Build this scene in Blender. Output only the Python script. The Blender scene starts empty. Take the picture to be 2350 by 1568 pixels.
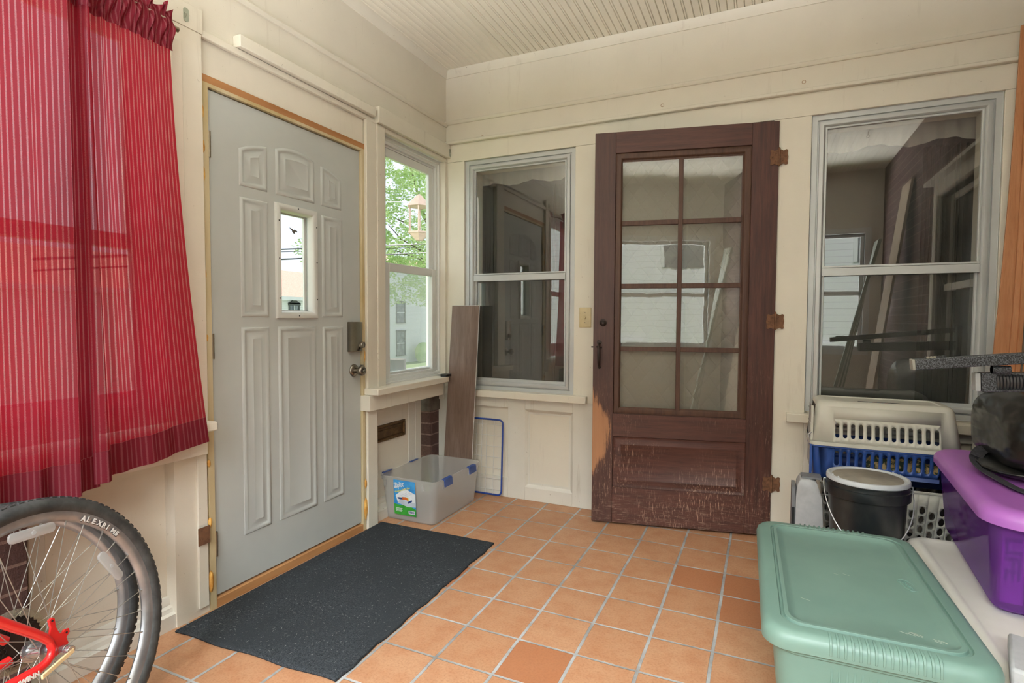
import bpy, bmesh, math, random
from mathutils import Vector, Matrix
random.seed(7)
sc = bpy.context.scene
COL = sc.collection
R_ = math.radians
PI = math.pi

# ------------------------------------------------------------ camera
cd = bpy.data.cameras.new('camera'); cam = bpy.data.objects.new('camera', cd); COL.objects.link(cam)
cd.sensor_width = 36.0; cd.sensor_fit = 'HORIZONTAL'; cd.lens = 1264.7/2350*36; cd.clip_start = 0.05; cd.clip_end = 300
cam.matrix_world = (Matrix.Translation((1.95069, -3.2855, 1.18164)) @ Matrix.Rotation(0.42903, 4, 'Z')
                    @ Matrix.Rotation(1.52917, 4, 'X') @ Matrix.Rotation(0.00455, 4, 'Z'))
sc.camera = cam
# ------------------------------------------------------------ sky, sun, added fill lamps
w = bpy.data.worlds.new('sky'); sc.world = w; w.use_nodes = True
nt = w.node_tree; bg = nt.nodes['Background']
bg.inputs['Color'].default_value = (0.80, 0.89, 1.0, 1); bg.inputs['Strength'].default_value = 1.35
def sunlamp(name, energy, direction, angle=2.0, color=(1, .97, .92)):
    l = bpy.data.lights.new(name, 'SUN'); l.energy = energy; l.angle = R_(angle); l.color = color
    o = bpy.data.objects.new(name, l); COL.objects.link(o)
    o.rotation_euler = Vector(direction).to_track_quat('-Z', 'Y').to_euler(); return o
sunlamp('sun', 9.0, (0.04, -0.85, -0.50))
def area(name, loc, target, sx, sy, energy, color=(1, 1, 1)):
    l = bpy.data.lights.new(name, 'AREA'); l.shape = 'RECTANGLE'; l.size = sx; l.size_y = sy; l.energy = energy; l.color = color
    o = bpy.data.objects.new(name, l); COL.objects.link(o); o.location = loc
    o.rotation_euler = (Vector(target)-Vector(loc)).to_track_quat('-Z', 'Y').to_euler(); return o
area('fill_rear_high', (1.55, -6.1, 3.75), (1.5, -1.2, .7), 5.0, 1.6, 1150, (.90, .96, 1))  # added fill lamp, high outside the rear windows, brightens floor and lower walls
area('fill_rear_low', (1.55, -5.6, -.5), (1.5, -1.6, 2.7), 4.5, 1.4, 1850, (.96, .98, 1))  # added fill lamp below the rear sills, aimed up to brighten the ceiling
def portal(loc, target, sx, sy):
    o = area('window_portal', loc, target, sx, sy, 1); o.data.cycles.is_portal = True
portal((-.21, -.37, 1.5), (1, -.37, 1.5), .66, 1.5)
portal((-.21, -1.33, 1.44), (1, -1.33, 1.44), .2, .48)
portal((-.21, -2.49, 1.5), (1, -2.49, 1.5), 1.05, 1.5)
portal((1.55, -4.08, 1.5), (1.55, 0, 1.5), 2.9, 1.35)
vs = sc.view_settings
vs.view_transform = 'Standard'; vs.look = 'None'; vs.exposure = 0.0; vs.gamma = 1.0; vs.use_curve_mapping = False
cy = sc.cycles
cy.max_bounces = 10; cy.transparent_max_bounces = 24; cy.sample_clamp_indirect = 5.0
cy.caustics_reflective = False; cy.caustics_refractive = False; cy.use_denoising = True

# ------------------------------------------------------------ materials
def S(c):   # sRGB 0-255 to linear
    return tuple(((v/255)/12.92 if v/255 <= .04045 else ((v/255+.055)/1.055)**2.4) for v in c)
def newmat(name):
    m = bpy.data.materials.new(name); m.use_nodes = True; n = m.node_tree
    b = n.nodes['Principled BSDF']; return m, n, b
def N(n, t, **k):
    x = n.nodes.new(t)
    for a, v in k.items(): setattr(x, a, v)
    return x
def mixc(n, fac, a, b, mode='MIX'):
    x = N(n, 'ShaderNodeMix', data_type='RGBA', blend_type=mode)
    for i, v in ((0, fac), (6, a), (7, b)):
        if isinstance(v, bpy.types.NodeSocket): n.links.new(v, x.inputs[i])
        else: x.inputs[i].default_value = v if i == 0 else (tuple(v)+(1,))[:4]
    return x.outputs[2]
def math_(n, op, a, b=None, c=None):
    x = N(n, 'ShaderNodeMath', operation=op)
    for i, v in enumerate((a, b, c)):
        if v is None: continue
        if isinstance(v, bpy.types.NodeSocket): n.links.new(v, x.inputs[i])
        else: x.inputs[i].default_value = v
    return x.outputs[0]
def ramp(n, fac, p0, p1):
    x = N(n, 'ShaderNodeMapRange'); x.inputs[1].default_value = p0; x.inputs[2].default_value = p1
    n.links.new(fac, x.inputs[0]); return x.outputs[0]
def coords(n, scale=(1, 1, 1), kind='Object', rot=(0, 0, 0)):
    tc = N(n, 'ShaderNodeTexCoord'); mp = N(n, 'ShaderNodeMapping')
    mp.inputs['Scale'].default_value = scale; mp.inputs['Rotation'].default_value = rot
    n.links.new(tc.outputs[kind], mp.inputs[0]); return mp.outputs[0]
def noise(n, vec, scale, detail=3, rough=.5):
    x = N(n, 'ShaderNodeTexNoise'); x.inputs['Scale'].default_value = scale; x.inputs['Detail'].default_value = detail
    x.inputs['Roughness'].default_value = rough; n.links.new(vec, x.inputs['Vector']); return x.outputs['Fac']
def bump(n, b, h, strength=.2, dist=.002):
    x = N(n, 'ShaderNodeBump'); x.inputs['Strength'].default_value = strength; x.inputs['Distance'].default_value = dist
    n.links.new(h, x.inputs['Height']); n.links.new(x.outputs[0], b.inputs['Normal'])
def mat(name, col, rough=.5, metal=0, col2=None, nscale=20, stretch=(1, 1, 1), b_=0.0, bscale=None, lo=.35, hi=.65, spec=.5, coat=0, alpha=1):
    m, n, b = newmat(name)
    b.inputs['Roughness'].default_value = rough; b.inputs['Metallic'].default_value = metal
    b.inputs['Specular IOR Level'].default_value = spec; b.inputs['Coat Weight'].default_value = coat; b.inputs['Alpha'].default_value = alpha
    v = coords(n, stretch); f = noise(n, v, nscale, 4, .6)
    n.links.new(mixc(n, ramp(n, f, lo, hi), S(col), S(col2 or tuple(c*.93 for c in col))), b.inputs['Base Color'])
    if b_: bump(n, b, noise(n, v, bscale or nscale*4, 3), b_, .003)
    return m
def paint_mat(name, col, dirt=.25):
    m, n, b = newmat(name); v = coords(n)
    b.inputs['Roughness'].default_value = .42; b.inputs['Specular IOR Level'].default_value = .35
    big = noise(n, v, 1.7, 4, .6); c = mixc(n, ramp(n, big, .35, .7), S(col), S(tuple(k*.955 for k in col)))
    sp = noise(n, v, 46, 3, .65); c = mixc(n, math_(n, 'MULTIPLY', ramp(n, sp, .70, .78), dirt*2), c, S((120, 100, 76)))
    st = noise(n, coords(n, (9, 9, .9)), 2.2, 4, .7); c = mixc(n, math_(n, 'MULTIPLY', ramp(n, st, .60, .82), dirt), c, S((140, 122, 98)))
    n.links.new(c, b.inputs['Base Color'])
    h = math_(n, 'ADD', noise(n, coords(n, (3, 3, 30)), 14, 2), math_(n, 'MULTIPLY', noise(n, v, 6, 3), 2.0))
    bump(n, b, h, .12, .004); return m
PAINT = paint_mat('cream_paint', (229, 223, 209))
PAINTL = paint_mat('scuffed_cream_paint', (224, 221, 211), .6)
CEIL = paint_mat('ceiling_paint', (236, 230, 214), .15)
TRIM = paint_mat('trim_paint', (230, 225, 211), .3)
VINYL = mat('white_vinyl', (232, 235, 233), .35, 0, (226, 229, 228), 3)
ALU = mat('satin_aluminium', (196, 200, 200), .4, .15, (186, 189, 189), 3)
DOORG = mat('grey_primer_paint', (190, 195, 193), .5, 0, (184, 189, 188), 3, b_=.03, bscale=90)
DOORW = mat('white_glazing_frame', (214, 217, 214), .45, 0, (208, 211, 208), 3)
NICKEL = mat('satin_nickel', (150, 144, 134), .28, 1.0)
BRASS = mat('hinge_steel', (150, 138, 118), .4, .9)
RAWPINE = mat('raw_pine', (190, 140, 92), .7, 0, (164, 112, 68), 9, (1, .12, 1))
JAMB = mat('primed_jamb', (205, 192, 160), .6, 0, (186, 166, 120), 5, (1, 1, .3))
FOAM = mat('spray_foam', (228, 180, 96), .8, 0, (200, 140, 60), 30, b_=.5)
BLACKP = mat('black_plastic', (26, 27, 29), .4, 0, (38, 40, 42), 15)
RUST = mat('rusty_iron', (134, 96, 70), .7, .3, (104, 74, 54), 40, b_=.3)
DARKIRON = mat('dark_iron', (58, 46, 42), .45, .6, (40, 32, 30), 40)
CONC = mat('concrete', (120, 110, 100), .9, 0, (88, 80, 72), 14, b_=.6, bscale=60)
BLUE = mat('blue_plastic', (50, 84, 156), .35, 0, (44, 74, 140), 6)
BLUEM = mat('blue_coated_wire', (36, 68, 150), .35)
IVORY = mat('ivory_plastic', (205, 188, 146), .35)
def front_fresnel(n, ior, k=1.0):   # mirror share on outer faces only
    f = N(n, 'ShaderNodeFresnel'); f.inputs[0].default_value = ior; g = N(n, 'ShaderNodeNewGeometry')
    return math_(n, 'MULTIPLY', math_(n, 'MULTIPLY', f.outputs[0], math_(n, 'SUBTRACT', 1, g.outputs['Backfacing'])), k)
def glass_mat(name, ior=1.62, tint=(1, 1, 1), wavy=0.0, haze=0.0):
    m = bpy.data.materials.new(name); m.use_nodes = True; n = m.node_tree; n.nodes.clear()
    o = N(n, 'ShaderNodeOutputMaterial'); g = N(n, 'ShaderNodeBsdfGlossy'); g.inputs['Roughness'].default_value = 0.0
    t = N(n, 'ShaderNodeBsdfTransparent'); t.inputs[0].default_value = (*tint, 1)
    mx = N(n, 'ShaderNodeMixShader')
    n.links.new(front_fresnel(n, ior, 1 if ior < 1.55 else 1.7), mx.inputs[0]); n.links.new(t.outputs[0], mx.inputs[1]); n.links.new(g.outputs[0], mx.inputs[2])
    out = mx.outputs[0]
    if wavy:
        bp = N(n, 'ShaderNodeBump'); bp.inputs['Strength'].default_value = wavy; bp.inputs['Distance'].default_value = .01
        n.links.new(noise(n, coords(n), 5, 2), bp.inputs['Height']); n.links.new(bp.outputs[0], g.inputs['Normal'])
    if haze:
        d = N(n, 'ShaderNodeBsdfDiffuse'); d.inputs[0].default_value = (*S((200, 200, 192)), 1)
        m2 = N(n, 'ShaderNodeMixShader'); h = math_(n, 'MULTIPLY', ramp(n, noise(n, coords(n), 3, 5, .7), .3, .8), haze)
        n.links.new(h, m2.inputs[0]); n.links.new(out, m2.inputs[1]); n.links.new(d.outputs[0], m2.inputs[2]); out = m2.outputs[0]
    n.links.new(out, o.inputs[0]); return m
GLASS = glass_mat('clear_pane', 1.5)
STORM = glass_mat('storm_pane', 1.9, (.96, .97, .96), 0, .05)
OLDGLASS = glass_mat('old_wavy_pane', 1.8, (.95, .95, .93), .035, .06)
def sheer_mat(name, col, opacity, scale=0):
    m = bpy.data.materials.new(name); m.use_nodes = True; n = m.node_tree; n.nodes.clear()
    o = N(n, 'ShaderNodeOutputMaterial'); d = N(n, 'ShaderNodeBsdfDiffuse'); d.inputs[0].default_value = (*S(col), 1)
    tr = N(n, 'ShaderNodeBsdfTranslucent'); tr.inputs[0].default_value = (*S(col), 1)
    a = N(n, 'ShaderNodeMixShader'); a.inputs[0].default_value = .4; n.links.new(d.outputs[0], a.inputs[1]); n.links.new(tr.outputs[0], a.inputs[2])
    t = N(n, 'ShaderNodeBsdfTransparent'); mx = N(n, 'ShaderNodeMixShader'); mx.inputs[0].default_value = opacity
    n.links.new(t.outputs[0], mx.inputs[1]); n.links.new(a.outputs[0], mx.inputs[2]); n.links.new(mx.outputs[0], o.inputs[0]); return m
SCREEN = sheer_mat('insect_screen', (118, 120, 118), .36)
VALANCE = sheer_mat('sheer_valance', (236, 234, 226), .7)
def plastic_clear(name, col, opacity, rough=.25, spec=.6, gl=1.5, gk=1.0, gt=(1, 1, 1)):
    m = bpy.data.materials.new(name); m.use_nodes = True; n = m.node_tree; n.nodes.clear()
    o = N(n, 'ShaderNodeOutputMaterial'); d = N(n, 'ShaderNodeBsdfDiffuse'); d.inputs[0].default_value = (*S(col), 1)
    tr = N(n, 'ShaderNodeBsdfTranslucent'); tr.inputs[0].default_value = (*S(col), 1)
    a = N(n, 'ShaderNodeMixShader'); a.inputs[0].default_value = .5; n.links.new(d.outputs[0], a.inputs[1]); n.links.new(tr.outputs[0], a.inputs[2])
    t = N(n, 'ShaderNodeBsdfTransparent'); t.inputs[0].default_value = (*[min(1, c*1.0+.0) for c in S(tuple(min(255, k*1.15) for k in col))], 1)
    mx = N(n, 'ShaderNodeMixShader'); mx.inputs[0].default_value = opacity
    n.links.new(t.outputs[0], mx.inputs[1]); n.links.new(a.outputs[0], mx.inputs[2])
    g = N(n, 'ShaderNodeBsdfGlossy'); g.inputs['Roughness'].default_value = rough
    m3 = N(n, 'ShaderNodeMixShader')
    g.inputs[0].default_value = (*gt, 1); n.links.new(front_fresnel(n, gl, gk), m3.inputs[0]); n.links.new(mx.outputs[0], m3.inputs[1]); n.links.new(g.outputs[0], m3.inputs[2])
    n.links.new(m3.outputs[0], o.inputs[0]); return m
CLEARP = plastic_clear('frosted_clear_plastic', (242, 244, 244), .30, .35, gk=.6)
PURPLEP = plastic_clear('translucent_purple_plastic', (158, 98, 190), .54, .05, gl=1.5, gk=.36, gt=(.82, .74, 1))
PURPLEL = mat('purple_lid_plastic', (172, 106, 188), .36, 0, (166, 98, 183), 6)

def floor_mat():
    m, n, b = newmat('terracotta_tile'); tc = N(n, 'ShaderNodeTexCoord'); sp = N(n, 'ShaderNodeSeparateXYZ')
    n.links.new(tc.outputs['Object'], sp.inputs[0]); X, Y = sp.outputs[0], sp.outputs[1]
    wob = math_(n, 'MULTIPLY', math_(n, 'SUBTRACT', noise(n, tc.outputs['Object'], 2.5, 2), .5), .010)
    u = math_(n, 'ADD', math_(n, 'DIVIDE', math_(n, 'SUBTRACT', math_(n, 'ADD', X, wob), .49772), .21837), 20)
    v = math_(n, 'ADD', math_(n, 'DIVIDE', math_(n, 'SUBTRACT', -.80272, math_(n, 'ADD', Y, wob)), .22185), 20)
    fu, fv = math_(n, 'FRACT', u), math_(n, 'FRACT', v)
    du = math_(n, 'MINIMUM', fu, math_(n, 'SUBTRACT', 1, fu)); dv = math_(n, 'MINIMUM', fv, math_(n, 'SUBTRACT', 1, fv))
    d = math_(n, 'MINIMUM', du, math_(n, 'MULTIPLY', dv, 1.25))
    edge = math_(n, 'ADD', d, math_(n, 'MULTIPLY', math_(n, 'SUBTRACT', noise(n, tc.outputs['Object'], 60, 2), .5), .012))
    tile = ramp(n, edge, .023, .030)
    cmb = N(n, 'ShaderNodeCombineXYZ'); n.links.new(math_(n, 'FLOOR', u), cmb.inputs[0]); n.links.new(math_(n, 'FLOOR', v), cmb.inputs[1])
    wn = N(n, 'ShaderNodeTexWhiteNoise', noise_dimensions='2D'); n.links.new(cmb.outputs[0], wn.inputs[0]); rnd = wn.outputs['Value']
    c = mixc(n, rnd, S((190, 146, 112)), S((182, 137, 103)))
    fu_, fv_ = math_(n, 'FLOOR', u), math_(n, 'FLOOR', v); dark = None
    for (iu, iv) in ((25, 19), (26, 19), (26, 20), (20, 21), (23, 23)):
        hit = math_(n, 'MULTIPLY', math_(n, 'COMPARE', fu_, iu, .1), math_(n, 'COMPARE', fv_, iv, .1)); dark = hit if dark is None else math_(n, 'ADD', dark, hit)
    c = mixc(n, math_(n, 'MULTIPLY', dark, .7), c, S((164, 102, 66)))
    mo = noise(n, tc.outputs['Object'], 11, 5, .65); c = mixc(n, math_(n, 'MULTIPLY', ramp(n, mo, .42, .72), .6), c, S((168, 108, 72)))
    fi = noise(n, tc.outputs['Object'], 120, 3, .7); c = mixc(n, math_(n, 'MULTIPLY', ramp(n, fi, .45, .75), .5), c, S((142, 90, 60)))
    gn = noise(n, tc.outputs['Object'], 5, 4, .7); g = mixc(n, ramp(n, gn, .38, .68), S((180, 182, 183)), S((128, 126, 122)))
    n.links.new(mixc(n, tile, g, c), b.inputs['Base Color'])
    b.inputs['Roughness'].default_value = .5; b.inputs['Specular IOR Level'].default_value = .4
    h = math_(n, 'ADD', math_(n, 'MULTIPLY', tile, 1.0), math_(n, 'MULTIPLY', noise(n, tc.outputs['Object'], 60, 3), .18))
    bump(n, b, h, .6, .004); return m
TILE = floor_mat()
def brick_mat(name, c1, c2, mortar, rot=(R_(90), 0, R_(90)), scale=1.0):
    m, n, b = newmat(name); br = N(n, 'ShaderNodeTexBrick'); v = coords(n, (1, 1, 1), 'Object', rot)
    n.links.new(v, br.inputs['Vector'])
    for k, x in (('Color1', c1), ('Color2', c2), ('Mortar', mortar)): br.inputs[k].default_value = (*S(x), 1)
    br.inputs['Scale'].default_value = scale; br.inputs['Brick Width'].default_value = .21; br.inputs['Row Height'].default_value = .076
    br.inputs['Mortar Size'].default_value = .006
    f = noise(n, coords(n), 70, 3, .7); n.links.new(mixc(n, math_(n, 'MULTIPLY', ramp(n, f, .4, .7), .5), br.outputs['Color'], S((50, 36, 32))), b.inputs['Base Color'])
    b.inputs['Roughness'].default_value = .9
    bump(n, b, math_(n, 'ADD', math_(n, 'SUBTRACT', 1, br.outputs['Fac']), math_(n, 'MULTIPLY', f, .6)), .7, .006); return m
def yzmap_brick(name, c1, c2, mortar):
    # brick courses running along y, rows up z (for faces that look along x), works on both pier faces
    m, n, b = newmat(name); br = N(n, 'ShaderNodeTexBrick'); tc = N(n, 'ShaderNodeTexCoord'); sp = N(n, 'ShaderNodeSeparateXYZ'); cm = N(n, 'ShaderNodeCombineXYZ')
    n.links.new(tc.outputs['Object'], sp.inputs[0]); n.links.new(math_(n, 'ADD', sp.outputs[0], sp.outputs[1]), cm.inputs[0]); n.links.new(sp.outputs[2], cm.inputs[1])
    n.links.new(cm.outputs[0], br.inputs['Vector'])
    for k, x in (('Color1', c1), ('Color2', c2), ('Mortar', mortar)): br.inputs[k].default_value = (*S(x), 1)
    br.inputs['Scale'].default_value = 1; br.inputs['Brick Width'].default_value = .21; br.inputs['Row Height'].default_value = .077; br.inputs['Mortar Size'].default_value = .005
    f = noise(n, tc.outputs['Object'], 80, 3, .7); n.links.new(mixc(n, math_(n, 'MULTIPLY', ramp(n, f, .4, .7), .5), br.outputs['Color'], S((60, 42, 38))), b.inputs['Base Color'])
    b.inputs['Roughness'].default_value = .9
    bump(n, b, math_(n, 'ADD', math_(n, 'SUBTRACT', 1, br.outputs['Fac']), math_(n, 'MULTIPLY', f, .7)), .9, .007); return m
BRICK = yzmap_brick('dark_brick', (96, 68, 62), (78, 54, 50), (136, 110, 100))
def wood_mat(name, c1, c2, c3, axis='Z', rough=.5, wear=0.0, scale=1.0, patch=False):
    m, n, b = newmat(name); st = {'Z': (16, 16, .9), 'X': (.9, 16, 16), 'Y': (16, .9, 16)}[axis]
    v = coords(n, tuple(s*scale for s in st)); f = noise(n, v, 3.2, 6, .68); f2 = noise(n, v, 14, 4, .7)
    c = mixc(n, ramp(n, f, .32, .68), S(c1), S(c2)); c = mixc(n, math_(n, 'MULTIPLY', ramp(n, f2, .5, .8), .6), c, S(c3))
    if wear:
        tc = N(n, 'ShaderNodeTexCoord'); sp = N(n, 'ShaderNodeSeparateXYZ'); n.links.new(tc.outputs['Object'], sp.inputs[0])
        low = ramp(n, sp.outputs[2], 1.0, .25)   # scratches gather on the lower half
        sv = coords(n, (110, 110, 10), 'Object', (0, .22, 0)); sc_ = noise(n, sv, 1.6, 4, .75)
        patch = ramp(n, noise(n, coords(n), 3.1, 3), .42, .62)
        w_ = math_(n, 'MULTIPLY', math_(n, 'MULTIPLY', ramp(n, sc_, .565, .63), patch), low)
        c = mixc(n, math_(n, 'MULTIPLY', w_, wear), c, S((188, 156, 134)))
        sx = coords(n, (9, 90, 90)); s3 = noise(n, sx, 1.5, 4, .8); bot = ramp(n, sp.outputs[2], .22, .08)
        c = mixc(n, math_(n, 'MULTIPLY', math_(n, 'MULTIPLY', ramp(n, s3, .54, .66), bot), wear*.8), c, S((150, 128, 112)))
    if patch:   # finish rubbed off down to bare wood beside the latch
        tc = N(n, 'ShaderNodeTexCoord'); sp = N(n, 'ShaderNodeSeparateXYZ'); n.links.new(tc.outputs['Object'], sp.inputs[0])
        e = math_(n, 'DIVIDE', math_(n, 'SUBTRACT', math_(n, 'ADD', sp.outputs[2], math_(n, 'MULTIPLY', math_(n, 'SUBTRACT', noise(n, coords(n, (50, 50, 3)), 1.3, 5, .8), .5), .30)), .52), .25); wdt = math_(n, 'MULTIPLY', math_(n, 'SUBTRACT', 1, math_(n, 'MULTIPLY', e, e)), .100)
        jag = math_(n, 'MULTIPLY', math_(n, 'SUBTRACT', noise(n, coords(n, (40, 40, 4)), 1.6, 6, .8), .5), .16)
        k = ramp(n, math_(n, 'SUBTRACT', math_(n, 'ADD', wdt, jag), sp.outputs[0]), -.006, .022)
        c = mixc(n, k, c, mixc(n, f, S((186, 138, 102)), S((160, 112, 80))))
    n.links.new(c, b.inputs['Base Color']); b.inputs['Roughness'].default_value = rough; b.inputs['Specular IOR Level'].default_value = .4
    bump(n, b, f2, .25, .002); return m
BROWN = wood_mat('dark_stained_wood', (96, 61, 53), (64, 43, 39), (47, 32, 30), 'Z', .45, 1.0)
BROWNH = wood_mat('dark_stained_rail', (98, 62, 54), (70, 46, 41), (52, 36, 32), 'X', .45, 1.0)
STILE = wood_mat('worn_latch_stile', (88, 60, 53), (68, 45, 41), (50, 34, 31), 'Z', .45, .9, 1.0, True)
BAREW = wood_mat('bare_worn_wood', (196, 142, 98), (172, 118, 78), (150, 100, 66), 'Z', .6)
OAK = wood_mat('orange_stained_oak', (196, 142, 102), (178, 120, 80), (150, 96, 62), 'Z', .5)
LAMI = wood_mat('grey_brown_laminate', (128, 108, 97), (102, 84, 74), (76, 60, 54), 'Z', .25, 0, .6)

# ------------------------------------------------------------ mesh builder
class B:
    def __init__(s, *mats): s.v = []; s.f = []; s.mi = []; s.sm = []; s.uv = []; s.mats = list(mats); s.c = 0; s.T = None
    def use(s, m):
        if m not in s.mats: s.mats.append(m)
        s.c = s.mats.index(m); return s
    def add(s, vs, fs, smooth=False, uvs=None):
        o = len(s.v)
        for p in vs: s.v.append(tuple(s.T @ Vector(p)) if s.T is not None else tuple(p))
        for f in fs: s.f.append(tuple(i+o for i in f)); s.mi.append(s.c); s.sm.append(smooth)
        if uvs: s.uv += uvs
        return s
    def box(s, x0, x1, y0, y1, z0, z1):
        return s.add([(x0, y0, z0), (x1, y0, z0), (x1, y1, z0), (x0, y1, z0), (x0, y0, z1), (x1, y0, z1), (x1, y1, z1), (x0, y1, z1)],
                     [(0, 3, 2, 1), (4, 5, 6, 7), (0, 1, 5, 4), (1, 2, 6, 5), (2, 3, 7, 6), (3, 0, 4, 7)])
    def loft(s, rings, closed=True, cap0=True, cap1=True, smooth=True):
        k = len(rings[0]); vs = [p for r in rings for p in r]; fs = []
        for i in range(len(rings)-1):
            for j in range(k if closed else k-1):
                a = i*k+j; b = i*k+(j+1) % k; fs.append((a, b, b+k, a+k))
        s.add(vs, fs, smooth)
        o = len(s.v)-len(vs)
        if cap0: s.f.append(tuple(o+j for j in reversed(range(k)))); s.mi.append(s.c); s.sm.append(False)
        if cap1: s.f.append(tuple(o+(len(rings)-1)*k+j for j in range(k))); s.mi.append(s.c); s.sm.append(False)
        return s
    def tube(s, pts, r, n=8, closed=False, caps=True, flat=None):
        P = [Vector(p) for p in pts]; m = len(P); rings = []; up = None
        for i in range(m):
            if closed: d = P[(i+1) % m]-P[i-1]
            else: d = P[min(i+1, m-1)]-P[max(i-1, 0)]
            d.normalize()
            if up is None:
                up = Vector((0, 0, 1)) if abs(d.z) < .9 else Vector((1, 0, 0))
            a = d.cross(up)
            if a.length < 1e-5: a = d.cross(Vector((0, 1, 0)))
            a.normalize(); bb = a.cross(d).normalized(); up = bb
            rr = r[i] if isinstance(r, (list, tuple)) else r
            fx, fz = flat or (1, 1)
            rings.append([P[i]+a*math.cos(2*PI*j/n)*rr*fx+bb*math.sin(2*PI*j/n)*rr*fz for j in range(n)])
        if closed: rings.append(rings[0])
        return s.loft(rings, True, caps and not closed, caps and not closed)
    def lathe(s, prof, n=32, axis='Z', c=(0, 0, 0), closed=False, smooth=True, sweep=2*PI):
        c = Vector(c); rings = []
        for (r, h) in prof:
            ring = []
            for j in range(n):
                a = sweep*j/n; u, w_ = r*math.cos(a), r*math.sin(a)
                ring.append(c+Vector({'Z': (u, w_, h), 'X': (h, u, w_), 'Y': (u, h, w_)}[axis]))
            rings.append(ring)
        if closed: rings.append(rings[0])
        capa = not closed and prof[0][0] > 1e-4; capb = not closed and prof[-1][0] > 1e-4
        return s.loft(rings, True, capa, capb, smooth)
    def poly(s, pts, off):   # extrude a planar polygon by vector off
        n = len(pts); a = [Vector(p) for p in pts]; b = [p+Vector(off) for p in a]
        return s.add(a+b, [tuple(range(n))[::-1], tuple(range(n, 2*n))]+[(i, (i+1) % n, (i+1) % n+n, i+n) for i in range(n)])
    def text(s, txt, size, M_, ext=.0008, shear=0, bold=0.0, align='LEFT'):
        cu = bpy.data.curves.new('t', 'FONT'); cu.body = txt; cu.size = size; cu.extrude = ext; cu.shear = shear; cu.offset = bold; cu.align_x = align
        cu.resolution_u = 3
        ob = bpy.data.objects.new('t', cu); COL.objects.link(ob); bpy.context.view_layer.update()
        me = bpy.data.meshes.new_from_object(ob.evaluated_get(bpy.context.evaluated_depsgraph_get()))
        old = s.T; s.T = (old @ M_) if old is not None else M_
        s.add([v.co[:] for v in me.vertices], [tuple(p.vertices) for p in me.polygons]); s.T = old
        bpy.data.objects.remove(ob); bpy.data.curves.remove(cu); bpy.data.meshes.remove(me); return s
    def obj(s, name, parent=None, bevel=0, seg=2, origin=None, sharp=40, solid=0, subd=0, smooth_all=False, weld=0):
        me = bpy.data.meshes.new(name); o_ = Vector(origin or (0, 0, 0))
        me.from_pydata([tuple(Vector(p)-o_) for p in s.v], [], s.f)
        for m in s.mats: me.materials.append(m)
        for p, mi, sm in zip(me.polygons, s.mi, s.sm): p.material_index = mi; p.use_smooth = sm or smooth_all or bevel > 0
        if s.uv:
            ul = me.uv_layers.new(name='UVMap')
            for l in me.loops: ul.data[l.index].uv = s.uv[l.vertex_index]
        me.update()
        if weld:
            bm = bmesh.new(); bm.from_mesh(me); bmesh.ops.remove_doubles(bm, verts=bm.verts, dist=weld); bmesh.ops.recalc_face_normals(bm, faces=bm.faces); bm.to_mesh(me); bm.free()
        try: me.set_sharp_from_angle(angle=R_(sharp))
        except Exception: pass
        o = bpy.data.objects.new(name, me); COL.objects.link(o); o.location = o_
        if parent is not None:
            o.parent = parent
            bpy.context.view_layer.update()
            o.matrix_parent_inverse = parent.matrix_world.inverted()
        if solid:
            md = o.modifiers.new('solid', 'SOLIDIFY'); md.thickness = solid; md.offset = 0
        if bevel:
            md = o.modifiers.new('bevel', 'BEVEL'); md.width = bevel; md.segments = seg; md.limit_method = 'ANGLE'; md.angle_limit = R_(35)
            md.harden_normals = False
        if subd:
            md = o.modifiers.new('sub', 'SUBSURF'); md.levels = subd; md.render_levels = subd
        return o
def tag(o, label=None, cat=None, group=None, kind=None):
    for k, v in (('label', label), ('category', cat), ('group', group), ('kind', kind)):
        if v: o[k] = v
    return o
def thing(name, loc, label, cat, group=None, kind=None, rot=0):
    o = bpy.data.objects.new(name, None); COL.objects.link(o); o.location = loc; o.rotation_euler = (0, 0, rot); o.empty_display_size = .05
    bpy.context.view_layer.update(); return tag(o, label, cat, group, kind)
def struct(o, label=None): o['kind'] = 'structure'; return tag(o, label)
def inset(poly, d):   # offset a convex 2D polygon (counter-clockwise) inwards
    n = len(poly); out = []
    for i in range(n):
        p0, p1, p2 = Vector(poly[i-1]), Vector(poly[i]), Vector(poly[(i+1) % n])
        e1 = (p1-p0).normalized(); e2 = (p2-p1).normalized(); n1 = Vector((-e1.y, e1.x)); n2 = Vector((-e2.y, e2.x))
        k = 1+n1.dot(n2); out.append(tuple(p1+(n1+n2)*(d/k)))
    return out
def moulding(b, poly, prof, fmap, cap=False):
    # poly: 2D outline; prof: [(inset, height)]; fmap(u, v, h) -> 3D
    b.loft([[fmap(u, v, h) for (u, v) in inset(poly, i)] for i, h in prof], True, False, cap, smooth=False)
def rect(u0, u1, v0, v1): return [(u0, v0), (u1, v0), (u1, v1), (u0, v1)]
def rr(cx, cy_, w_, d, r, z, n=5, T=None):
    out = []
    for (sx, sy, a0) in ((1, 1, 0), (-1, 1, 90), (-1, -1, 180), (1, -1, 270)):
        for k in range(n+1):
            a = R_(a0+90*k/n); out.append((cx+sx*(w_/2-r)+r*math.cos(a), cy_+sy*(d/2-r)+r*math.sin(a), z))
    return out

# ============================================================ SETTING
# floor
b = B(TILE); b.box(-.12, 3.2, -4.0, .1, -.05, 0); struct(b.obj('floor'), 'terracotta square tile floor with grey grout')
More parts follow.
